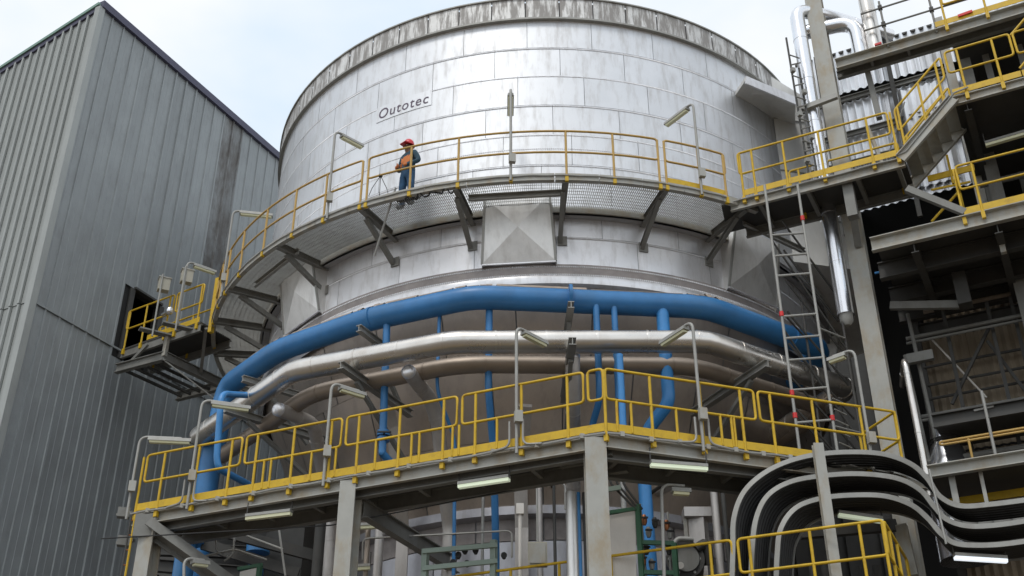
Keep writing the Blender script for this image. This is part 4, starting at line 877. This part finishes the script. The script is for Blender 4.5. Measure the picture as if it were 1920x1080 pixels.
for a in (-1.2, .42): MB().beam(fr(a, 3.03, 16), fr(a, 3.03, 21.2), .1, .1).build('wall_post', 'dark', cw)
MB().beam(fr(-1.75, 3.4, 21.25), fr(6, 3.4, 21.25), .5, .05).build('roof_edge', 'dark', cw)
k = MB(); q = [fr(-1.75, 3.3, 0), fr(8, 3.3, 0), fr(8, 9, 0), fr(-1.75, 9, 0)]; k.hexa([P3(p, 21.1) for p in q] + [P3(p, 21.2) for p in q]); k.build('roof', 'dark', cw)  # roof slab added to keep daylight out of the bay
k = MB(); q = [fr(-1.75, 8.8, 0), fr(8, 8.8, 0), fr(8, 9, 0), fr(-1.75, 9, 0)]; k.hexa([P3(p, 0) for p in q] + [P3(p, 21.09) for p in q]); k.build('rear_wall', 'inner', cw)  # rear wall added so the bay behind the frame stays dark
k = MB(); q = [fr(7.8, 3.3, 0), fr(8, 3.3, 0), fr(8, 8.8, 0), fr(7.8, 8.8, 0)]; k.hexa([P3(p, 0) for p in q] + [P3(p, 21.09) for p in q]); k.build('shade_wall', 'inner', cw)  # side wall added to stop light leaking into the bay
MB().tube([fr(-.3, 2.6, 16.7), fr(.62, 2.7, 18.9)], .018, 6).build('stay_rod', 'galv', cw, True)
MB().tube([fr(-.2, 1.9, 17.9), fr(.05, 1.9, 16.2)], .05, 8).build('stand_pipe', 'pale', cw, True)
# lower storey: walkway, beams, brown sheets
w2 = thing('middle_walkway', fr(0, 0, 13.6), 'dark middle walkway with yellow railing at the right edge', 'walkway')
railing(w2, wp, 13.95, [(1.43, 5)], [1.72, 2.9, 3.8], 'yellow', toe=[(1.40, 5)], ds=4)
railing(w2, lambda s: fr(1.38, s, 0), 13.95, [(.05, 1.0)], [.06, .95], 'yellow', ds=3)
k = MB(); q = [fr(-.3, .13, 0), fr(6, .13, 0), fr(6, 3.1, 0), fr(-.3, 3.1, 0)]; k.hexa([P3(p, 13.86) for p in q] + [P3(p, 13.93) for p in q]); k.build('deck', 'dark', w2)
MB().chan(fr(-.36, .11, 13.80), fr(6, .11, 13.80), .12, .30).build('edge_channel', 'pale', w2)
MB().beam(fr(.49, .05, 14.85), fr(1.42, .05, 14.02), .12, .13).build('brace', 'steel', w2)
for b_ in (.9, 2.0, 2.9): MB().ibeam(fr(-.4, b_, 13.66), fr(6, b_, 13.66), .16, .36, .02).build('floor_beam', 'dark', w2)
for a in (.4, 1.9, 3.0): MB().ibeam(fr(a, .1, 13.6), fr(a, 3.0, 13.6), .14, .28, .02).build('cross_beam', 'dark', w2)
MB().beam(fr(1.0, 1.6, 12.9), fr(1.0, 1.6, 13.6), .25, .3).build('stub_post', 'dark', w2)
MB().beam(fr(1.9, .6, 13.3), fr(1.9, .6, 13.75), .1, .1).build('hanger', 'pale', w2)
for (a0, b0, z0, a1, b1, z1) in ((1.35, 1.0, 15.1, .75, .95, 14.55), (1.35, 1.0, 14.6, .75, .95, 14.05), (.9, .6, 15.05, 1.6, 1.2, 15.4)):
    MB().tube([fr(a0, b0, z0), fr(a1, b1, z1)], .026, 8).build('stair_rail', 'yellow', w2, True)
MB().beam(fr(.85, .95, 15.55), fr(1.75, .95, 15.55), .03, .14).build('toe_board', 'yellow', w2); MB().tube([fr(1.3, .95, 15.3), fr(1.3, .95, 16.0)], .026, 8).build('post', 'yellow', w2, True)
t = thing('blue_service_pipe', fr(0, 1.2, 13.6), 'thin blue pipe crossing below the middle walkway on the right', 'pipe'); MB().tube([fr(-.5, 1.0, 13.72), fr(6, 1.0, 13.62)], .022, 8).build('pipe', 'blue2', t, True)
batten(fr(2.05, .9, 15.95), fr(3.4, .9, 16.0), 'yellow-green batten lamp under the stair landing at right edge', 'diffuser', None)
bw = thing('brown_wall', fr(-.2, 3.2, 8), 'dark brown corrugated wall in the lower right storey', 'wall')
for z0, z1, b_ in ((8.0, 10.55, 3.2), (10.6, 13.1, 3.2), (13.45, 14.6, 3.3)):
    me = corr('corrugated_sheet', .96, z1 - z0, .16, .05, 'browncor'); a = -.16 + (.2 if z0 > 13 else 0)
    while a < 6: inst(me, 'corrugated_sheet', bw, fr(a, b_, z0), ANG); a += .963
MB().chan(fr(-.2, 3.1, 13.28), fr(6, 3.1, 13.28), .1, .3).build('girt', 'dark', bw)
for z in (14.0, 13.75, 12.4, 12.0, 11.7): MB().tube([fr(-.1, 2.95, z), fr(6, 2.95, z)], .03, 8).build('rail_tube', 'dark', bw, True)
MB().tube([fr(.1, 2.9, 13.62), fr(2.1, 2.9, 13.62)], .05, 10).build('tan_pipe', 'dust', bw, True)
for a in (-.15, 2.3): MB().beam(fr(a, 3.05, 8), fr(a, 3.05, 14.7), .16, .16).build('wall_post', 'dark', bw)
MB().tube([fr(.15, 2.8, 12.95), fr(.95, 2.8, 11.45)], .02, 6).build('stay_rod', 'white', bw, True)
k = MB(); q = [fr(-.2, 3.4, 0), fr(7.8, 3.4, 0), fr(7.8, 8.8, 0), fr(-.2, 8.8, 0)]; k.hexa([P3(p, 14.62) for p in q] + [P3(p, 14.7) for p in q]); k.build('shade_slab', 'inner', bw)  # slab added to darken the space above the brown sheets
dp = thing('dark_platform', fr(0, 1.5, 10.3), 'dark unlit platform crossing the brown wall at lower right', 'walkway')
k = MB(); q = [fr(0.0, 1.5, 0), fr(6, 1.5, 0), fr(6, 3.0, 0), fr(0.0, 3.0, 0)]; k.hexa([P3(p, 10.62) for p in q] + [P3(p, 10.7) for p in q]); k.build('deck', 'dark', dp)
MB().chan(fr(0, 1.48, 10.58), fr(6, 1.48, 10.58), .1, .26).build('edge_channel', 'dark', dp)
MB().tube([fr(.95, 1.4, 9.2), fr(.95, 1.4, 11.0)], .03, 8).build('post', 'galv', dp, True); MB().beam(fr(.75, 1.45, 10.66), fr(1.1, 1.45, 10.68), .06, .04).build('clip', 'galv', dp)
railing(dp, lambda a: fr(a, 1.45, 0), 9.55, [(.05, 5)], [.55, 2.2], 'tan', ds=6, foot=False, h=.62)
lb = thing('low_beam', fr(0, 0, 8.6), 'pale beam with hanging posts above the cable trays at lower right', 'beam')
MB().chan(fr(-.1, 0, 9.08), fr(6, 0, 9.08), .12, .22).build('edge_channel', 'pale', lb)
k = MB(); q = [fr(-.1, .02, 0), fr(6, .02, 0), fr(6, 2, 0), fr(-.1, 2, 0)]; k.hexa([P3(p, 9.1) for p in q] + [P3(p, 9.16) for p in q]); k.build('deck', 'dark', lb)
for a in (.25, .72): MB().beam(fr(a, .1, 8.4), fr(a, .1, 9.0), .1 if a < .5 else .06, .08).build('hanging_post', 'pale', lb)
MB().beam(fr(.05, 1.0, 8.85), fr(6, 1.0, 8.85), .03, .14).build('toe_board', 'yellow', lb)
MB().tube([fr(.05, 1.0, 9.3), fr(6, 1.0, 9.3)], .02, 6).build('pipe', 'dark', lb, True)
MB().beam(fr(.1, .8, 8.45), fr(6, .8, 8.45), .14, .2).build('dark_beam', 'dark', lb)
ip = thing('indoor_pipework', fr(2, 2.5, 14), 'dim pipes and beams inside the dark bay under the stair landing', 'pipework')
for z, b_, r_, m_ in ((16.1, 1.6, .03, 'blue'), (15.9, 2.2, .07, 'steel'), (15.45, 2.4, .05, 'galv'), (14.5, 2.2, .05, 'steel'), (18.2, 2.6, .025, 'blue'), (17.7, 2.8, .08, 'steel')): MB().tube([fr(1.75, b_, z), fr(6, b_, z)], r_, 10).build('pipe', m_, ip, True)
for a in (1.9, 2.6, 3.1): MB().beam(fr(a, 2.9, 13.95), fr(a, 2.9, 16.4), .14, .14).build('post', 'steel', ip)
for a in (2.5, 3.2): MB().beam(fr(a, 2.4, 16.75), fr(a, 2.4, 19.3), .14, .14).build('post', 'steel', ip)
MB().beam(fr(1.8, 2.7, 15.0), fr(3.2, 2.7, 16.2), .08, .1).build('brace', 'steel', ip)
MB().beam(fr(-.4, 1.7, 13.3), fr(.9, 1.7, 13.0), .1, .16).build('brace', 'steel', ip)
MB().beam(fr(-.3, 2.0, 12.2), fr(.2, 2.0, 12.2), .12, .2).build('beam', 'steel', ip)
for z, b_, r_ in ((12.9, 2.5, .045), (12.75, 2.4, .03), (11.2, 2.6, .05), (11.0, 2.3, .03), (10.1, 2.2, .06)): MB().tube([fr(-.3, b_, z), fr(6, b_, z)], r_, 8).build('pipe', 'steel', ip, True)
for a in (.5, 1.35, 1.8): MB().beam(fr(a, 2.6, 9.2), fr(a, 2.6, 13.4), .07, .07).build('post', 'dark', ip)
for a0, a1, z0, z1 in ((.3, 1.3, 11.4, 12.9), (1.9, 1.2, 10.8, 12.6)): MB().beam(fr(a0, 2.7, z0), fr(a1, 2.7, z1), .06, .06).build('brace', 'dark', ip)
for a, z0, z1 in ((-.25, 9.2, 12.4), (-.05, 9.2, 13.3)): MB().tube([fr(a, 2.2, z0), fr(a - .1, 2.2, z1)], .04, 8).build('pipe', 'steel', ip, True)
# shiny vessels and pipes
gs = 'polished pipes of the right-hand frame'
def spipe(pts, r_, label, m='mirror', bend=.3, bands=1.2, nub=None):
    P = [Vector(p) for p in pts]; t = thing('polished_pipe', min(P, key=lambda p: p.z), label, 'pipe', gs); f = fillet(P, bend, 6)
    MB().tube(f, r_, 20).build('cladding', m, t, 60); clamps(t, f, r_, bands, m, 'joint_band', .03, .005)
    if nub: MB().tube([P[0] + Vector((0, 0, .02)), P[0] - Vector((0, 0, .16)), P[0] - Vector((0, 0, .25))], .1, 14, rs=[r_ * .85, r_ * .8, r_ * .4]).build('end_nub', 'galv', t, 50)
    return t
pc = fr(-1.2, 1.1, 0)
spipe([P3(pc, 13.0), P3(pc, 21.15), P3(pc, 21.2) + Vector((.9, .3, .0)), P3(pc, 21.25) + Vector((2.5, 1.0, 0))], .165, 'long polished riser pipe left of the tall column, bending over its top', nub=True, bend=.35)
p2 = fr(.0, 1.5, 0); spipe([P3(p2, 19.5), P3(p2, 20.6), P3(p2, 20.65) + Vector((-.75, .3, 0)), P3(p2, 20.65) + Vector((-1.3, .5, 0))], .17, 'polished pipe elbow standing on the top platform by the column', bend=.4)
p3 = fr(.33, 1.5, 0); spipe([P3(p3, 19.5), P3(p3, 22.6)], .17, 'straight polished pipe standing on the top platform right of the elbow', 'silver')
p4 = at(1715, 775, b=.9); spipe([P3(p4, 9.0), P3(p4, 11.7), fr(-.55, 2.6, 11.95)], .06, 'slim polished pipe before the brown wall at lower right', 'silver', bend=.2)
p5 = at(1672, 790, b=2.2); spipe([P3(p5, 9.0), P3(p5, 11.3)], .08, 'slim polished pipe behind the foot of the tall column')
t = thing('polished_vessel', at(1775, 830, b=2.4), 'polished conical vessel behind the cable trays at lower right', 'vessel')
p = at(1772, 830, b=2.4); MB().lathe(P3(p, 0), [(.5, 8.2), (.5, 9.9), (.4, 10.1), (.26, 10.5), (.24, 10.9), (.01, 10.9)], 24).build('shell', 'mirror', t, 50)
for z in (9.5, 9.88, 10.5): MB().lathe(P3(p, 0), [(.3, z), (.52 if z < 10 else .28, z), (.52 if z < 10 else .28, z + .05), (.3, z + .05)], 24).build('band', 'dark', t)
MB().beam(fr(-1.35, .9, 18.12), fr(-.6, .9, 18.2), .1, .12).build('x', 'galv', wk).name = 'pipe_support'
# scaffold lattice mast beside the riser
ms = thing('scaffold_mast', fr(-1.75, .8, ZP), 'slim dark scaffold mast beside the polished riser pipe', 'scaffold')
m0, m1 = at(1522, 310, b=.7), at(1478, 85, b=.7); mm = P3(m0, 0)
for da_ in (-.09, .09):
    MB().tube([P3(mm + Vector((da_, 0, 0)), ZP), P3(mm + Vector((da_, .1, 0)), 20.1 if da_ < 0 else 19.2)], .024, 8).build('standard', 'dark', ms, True)
for i in range(13): MB().tube([P3(mm + Vector((-.12, -.02, 0)), ZP + .25 + i * .3), P3(mm + Vector((.12, .04, 0)), ZP + .25 + i * .3 + (.12 if i % 2 else -.05))], .018, 6).build('tie', 'steel', ms, True)
for i in range(6): MB().box(P3(mm + Vector((-.09 if i % 2 else .09, -.02, 0)), ZP + .3 + i * .62), (.09, .09, .1), .3).build('coupler', 'galv', ms)
# ================================================================== scaffold ladder tower
sc_ = thing('scaffold_tower', (5.45, 20, ZL), 'grey tube scaffold ladder tower with red couplers below the walkway', 'scaffold')
YS = 19.5; xl, xr = 5.12, 5.79
for x, y, z1 in ((xl, YS, 15.5), (xr, YS, 15.5), (xr + .75, YS + .9, 14.0), (xl + .75, YS + 1.2, 13.5)):
    MB().tube([Vector((x, y, ZL)), Vector((x, y, z1))], .028 if y == YS else .024, 8).build('standard', 'galv' if y == YS else 'dark', sc_, True)
for py in (439, 478, 515, 591, 632, 673, 729, 790):
    z = at(1470, py, y=YS).z; MB().tube([Vector((xl, YS, z - .03)), Vector((xr, YS, z + .03))], .024, 8).build('rung', 'galv', sc_, True)
for i in range(7):
    z = 9.6 + i * .72; MB().tube([Vector((xl + .2 + .05 * i, YS + .9, z + 1.3)), Vector((xr + .9, YS + 1.6, z))], .022, 6).build('diagonal_brace', 'dark', sc_, True)
for z0, z1 in ((10.2, 12.2), (12.2, 14.2), (9.3, 10.6)):
    MB().tube([Vector((xl, YS + .03, z1)), Vector((xr + .75, YS + .9, z0))], .02, 6).build('diagonal_brace', 'dark', sc_, True)
    MB().tube([Vector((xr, YS, z0)), Vector((xr + .75, YS + .9, z0 + .25))], .02, 6).build('ledger', 'galv', sc_, True)
    MB().tube([Vector((xl, YS + .05, z0 + .4)), Vector((xl + .75, YS + 1.2, z0 + .4))], .02, 6).build('ledger', 'dark', sc_, True)
for i in range(8): MB().tube([Vector((xr + .12, YS + .2, 9.3 + i * .22)), Vector((xr + .4, YS + .45, 9.3 + i * .22))], .014, 6).build('step', 'galv', sc_, True)
for x, z in ((xr, 14.68), (xl, 12.5), (xl, 10.85), (xl, 10.4), (xr, 10.35)):
    MB().tube([Vector((x, YS, z - .05)), Vector((x, YS, z + .05))], .042, 8).build('coupler', 'red', sc_, True)
# ================================================================== cable trays
def crom(P, k=6):
    out = []; P = [P[0] * 2 - P[1]] + P + [P[-1] * 2 - P[-2]]
    for i in range(1, len(P) - 2):
        a, b_, c_, d_ = P[i - 1:i + 3]
        for j in range(k):
            t = j / k; out.append(.5 * ((2 * b_) + (c_ - a) * t + (2 * a - 5 * b_ + 4 * c_ - d_) * t * t + (3 * b_ - a - 3 * c_ + d_) * t**3))
    return out + [P[-2]]
def ribbon(mb, pts, N, hgt, th, ofs):
    vs = []; vdir = Vector((VX, VY, 0))
    for p, nn in zip(pts, N):
        for a, b_ in ((-.5, 0), (.5, 0), (.5, 1), (-.5, 1)): vs.append(p + vdir * ofs + nn * hgt * a + vdir * th * b_)
    k = len(pts); fs = []
    for i in range(k - 1):
        for j in range(4): fs.append((i * 4 + j, i * 4 + (j + 1) % 4, i * 4 + 4 + (j + 1) % 4, i * 4 + 4 + j))
    mb.add(vs, fs + [(0, 1, 2, 3), (k * 4 - 1, k * 4 - 2, k * 4 - 3, k * 4 - 4)])
def tray(px, yy, label, wid=.85, wid_e=None):
    pts = crom([at(x, y, y=yy + max(0, (x - 1740)) * -.0012) for x, y in px]); t = thing('cable_tray', min(pts, key=lambda p: p.z), label, 'cable tray', 'stacked cable trays at lower right')
    N = []
    for i in range(len(pts)):
        d = unit(pts[min(i + 1, len(pts) - 1)] - pts[max(i - 1, 0)]); N.append(unit(d.cross(Vector((VX, VY, 0)))))
    for o_ in (0, wid): m_ = MB(); ribbon(m_, pts, N, .08, .022, o_); m_.build('side_rail', 'galv', t)
    acc = 0; v_ = Vector((VX, VY, 0))
    for i in range(1, len(pts)):
        acc += (pts[i] - pts[i - 1]).length
        if acc > .24:
            acc = 0; c_ = pts[i] + N[i] * .03; MB().beam(c_ + v_ * .02, c_ + v_ * wid, .03, .025, up=N[i]).build('rung', 'steel', t)
    for j in range(6):
        m_ = MB(); m_.tube([p - n_ * .005 + v_ * (.12 + .12 * j) for p, n_ in zip(pts, N)], .042, 7); m_.build('cable', 'black', t, True)
    return t
tray([(1372, 1100), (1374, 1030), (1376, 970), (1396, 920), (1440, 882), (1500, 858), (1570, 848), (1650, 850), (1705, 868), (1738, 896), (1762, 930), (1800, 948), (1860, 945), (1940, 935)], 18.0, 'outermost of the three curved cable trays at lower right')
tray([(1408, 1100), (1410, 1030), (1418, 970), (1440, 928), (1482, 903), (1540, 892), (1610, 888), (1680, 896), (1725, 918), (1752, 950), (1776, 974), (1815, 986), (1870, 984), (1940, 974)], 18.05, 'middle of the three curved cable trays at lower right')
tray([(1455, 1100), (1457, 1040), (1464, 990), (1492, 952), (1540, 934), (1600, 928), (1660, 930), (1708, 946), (1740, 972), (1764, 1000), (1790, 1018), (1830, 1022), (1880, 1020), (1940, 1012)], 18.1, 'innermost of the three curved cable trays at lower right')
t = thing('tray_post', at(1575, 1100, y=17.6), 'slim grey steel post standing before the cable trays', 'post'); p = at(1560, 960, y=17.6)
MB().chan(P3(p, 3), P3(p, 9.05), .16, .13, .02, up=(0, 1, 0)).build('upright', 'pale', t)
t = thing('tray_support', at(1700, 1000, y=18.4), 'thin grey hangers crossing the cable tray bend', 'hanger')
MB().tube([at(1742, 880, y=17.85), at(1774, 1020, y=17.8)], .018, 6).build('hanger_rod', 'galv', t, True)
MB().beam(at(1690, 985, y=19.2), at(1712, 1080, y=19.2), .18, .16).build('support_leg', 'pale', t)
batten(at(1572, 966, y=18.6), at(1655, 978, y=18.6), 'pale batten lamp glimpsed below the cable tray loop', 'lit', None)
batten(at(1790, 1046, y=18.2), at(1888, 1052, y=18.2), 'lit white batten lamp at the lower right edge', 'litwhite', None)
t = thing('dark_machine', at(1560, 1070, y=20.5), 'dark pipework seen through the cable tray loop', 'pipework')
for px, r_ in ((1520, .06), (1545, .09), (1610, .05), (1640, .08)): p = at(px, 1040, y=20.4); MB().tube([P3(p, 4), P3(p, 7.9)], r_, 10).build('pipe', 'dark', t, True)
MB().beam(at(1500, 1000, y=20.3), at(1680, 985, y=20.3), .14, .2).build('beam', 'dark', t); MB().beam(at(1490, 960, y=20.6), at(1560, 950, y=20.6), .04, .14).build('toe_board', 'yellow', t)
# ================================================================== worker on the ring walkway
wpos = rp(-22.9, 8.0, ZP)
wrk = thing('person', wpos, 'worker in blue coverall and red helmet standing at the ring walkway railing', 'person')
wrk.rotation_euler = (0, 0, rad(-42)); BASE[wrk.name] = Vector((0, 0, 0))
J = {'pel': ((0, 0, .95), .15, .12), 'sp': ((0, .01, 1.12), .15, .11), 'ch': ((0, .01, 1.32), .18, .13), 'nk': ((0, .0, 1.47), .065, .065), 'hd': ((0, -.02, 1.58), .085, .1), 'tp': ((0, -.015, 1.69), .075, .09),
     'sl': ((-.19, .01, 1.40), .075, .075), 'el': ((-.31, .03, 1.14), .06, .06), 'wl': ((-.15, -.19, 1.03), .042, .042), 'hl': ((-.09, -.24, 1.02), .04, .03),
     'sr': ((.19, .01, 1.40), .075, .075), 'er': ((.31, .03, 1.14), .06, .06), 'wr': ((.16, -.18, .99), .042, .042), 'hr': ((.10, -.23, .97), .04, .03),
     'pl': ((-.10, 0, .87), .11, .11), 'kl': ((-.12, -.03, .5), .075, .08), 'al': ((-.13, .02, .10), .055, .06), 'tl': ((-.15, -.15, .045), .05, .04),
     'pr': ((.10, 0, .87), .11, .11), 'kr': ((.13, -.01, .5), .075, .08), 'ar': ((.14, .05, .10), .055, .06), 'tr': ((.17, -.12, .045), .05, .04)}
E_ = 'pel-sp sp-ch ch-nk nk-hd hd-tp ch-sl sl-el el-wl wl-hl ch-sr sr-er er-wr wr-hr pel-pl pl-kl kl-al al-tl pel-pr pr-kr kr-ar ar-tr'.split()
names = list(J); me = bpy.data.meshes.new('body'); me.from_pydata([J[k][0] for k in names], [tuple(names.index(q) for q in e.split('-')) for e in E_], [])
bo = bpy.data.objects.new('body', me); COL.objects.link(bo)
sk = bo.modifiers.new('skin', 'SKIN')
if not me.skin_vertices: me.attributes.new('skin', 'FLOAT2', 'POINT') if False else None
try:
    for i, k in enumerate(names):
        v = me.skin_vertices[0].data[i]; v.radius = (J[k][1], J[k][2]); v.use_root = (k == 'pel')
except Exception:
    bm = bmesh.new(); bm.from_mesh(me); sl_ = bm.verts.layers.skin.verify(); bm.verts.ensure_lookup_table()
    for i, k in enumerate(names): bm.verts[i][sl_].radius = (J[k][1], J[k][2]); bm.verts[i][sl_].use_root = (k == 'pel')
    bm.to_mesh(me); bm.free()
bo.modifiers.new('sub', 'SUBSURF').levels = 2; bo.modifiers['sub'].render_levels = 2
dg = bpy.context.evaluated_depsgraph_get(); dg.update(); nm = bpy.data.meshes.new_from_object(bo.evaluated_get(dg)); bpy.data.objects.remove(bo)
for m_ in ('cover', 'trou', 'orange', 'skin', 'black'): nm.materials.append(M[m_])
for p in nm.polygons:
    c_ = p.center; p.use_smooth = True
    if c_.z > 1.45 and abs(c_.x) < .12: i = 3
    elif c_.z < .14: i = 4
    elif c_.y < -.2 and c_.z > .9: i = 2
    elif abs(c_.z - 1.26) < .075 and c_.y < -.02 and abs(c_.x) < .15: i = 2
    elif c_.z < .96 and abs(c_.x) < .24: i = 1
    else: i = 0
    p.material_index = i
body = bpy.data.objects.new('body', nm); COL.objects.link(body); body.parent = wrk; BASE[body.name] = Vector((0, 0, 0))
h = MB(); prof = [(.118, 1.655), (.12, 1.70), (.108, 1.755), (.075, 1.80), (.001, 1.815)]; h.lathe((0, -.01, 0), prof, 16)
h.lathe((0, -.01, 0), [(.115, 1.662), (.135, 1.652), (.135, 1.645), (.11, 1.65)], 16)
h.hexa([Vector(p) for p in ((-.09, -.20, 1.64), (.09, -.20, 1.64), (.11, -.10, 1.65), (-.11, -.10, 1.65), (-.085, -.20, 1.652), (.085, -.20, 1.652), (.11, -.10, 1.672), (-.11, -.10, 1.672))])
h.build('helmet', 'helmet', wrk, 50)
f = MB(); f.ball((0, -.125, 1.575), (.018, .025, .03), 8); f.build('nose', 'skin', wrk, True)
for s_ in (-1, 1):
    MB().ball((s_ * .035, -.108, 1.61), .012, 6).build('eye', 'white', wrk, True); MB().ball((s_ * .098, -.005, 1.59), (.014, .03, .038), 8).build('ear', 'skin', wrk, True)
MB().beam((-.03, -.114, 1.535), (.03, -.114, 1.535), .01, .012).build('mouth', 'helmet', wrk)
for s_, hx, wx in ((-1, Vector((-.09, -.24, 1.02)), Vector((-.15, -.19, 1.03))), (1, Vector((.10, -.23, .97)), Vector((.16, -.18, .99)))):
    d = unit(hx - wx); u_ = Vector((0, 0, 1)); gl_ = MB()
    for j, ln in enumerate((.075, .085, .08, .06)):
        b0 = hx + u_ * (.03 - j * .02) + d * .02; gl_.tube([b0, b0 + d * ln * .5, b0 + d * ln * .8 + Vector((0, .03, -.01)), b0 + d * ln * .8 + Vector((0, .06, -.01))], .009, 6)
    b0 = hx - d * .02 + u_ * .03; gl_.tube([b0, b0 + u_ * .03 + d * .02, b0 + u_ * .035 + d * .055], .01, 6); gl_.build('glove', 'orange', wrk, True)
# small harness lanyard hanging on the rail beside him
k = MB(); c0 = rp(-25.0, RO - .02, ZP + .56)
for s_ in (-.16, .0, .14): k.tube([c0, c0 + Vector((s_, .02, -.3)), c0 + Vector((s_ * 1.4, .03, -.5))], .008, 5)
k.ball(c0, .05, 6); tag(k.build('lanyard', 'dark', None, True), 'dark lanyard hooked on the knee rail beside the worker', 'lanyard')
# deselect and finish
S.render.resolution_x = 1024; S.render.resolution_y = 576
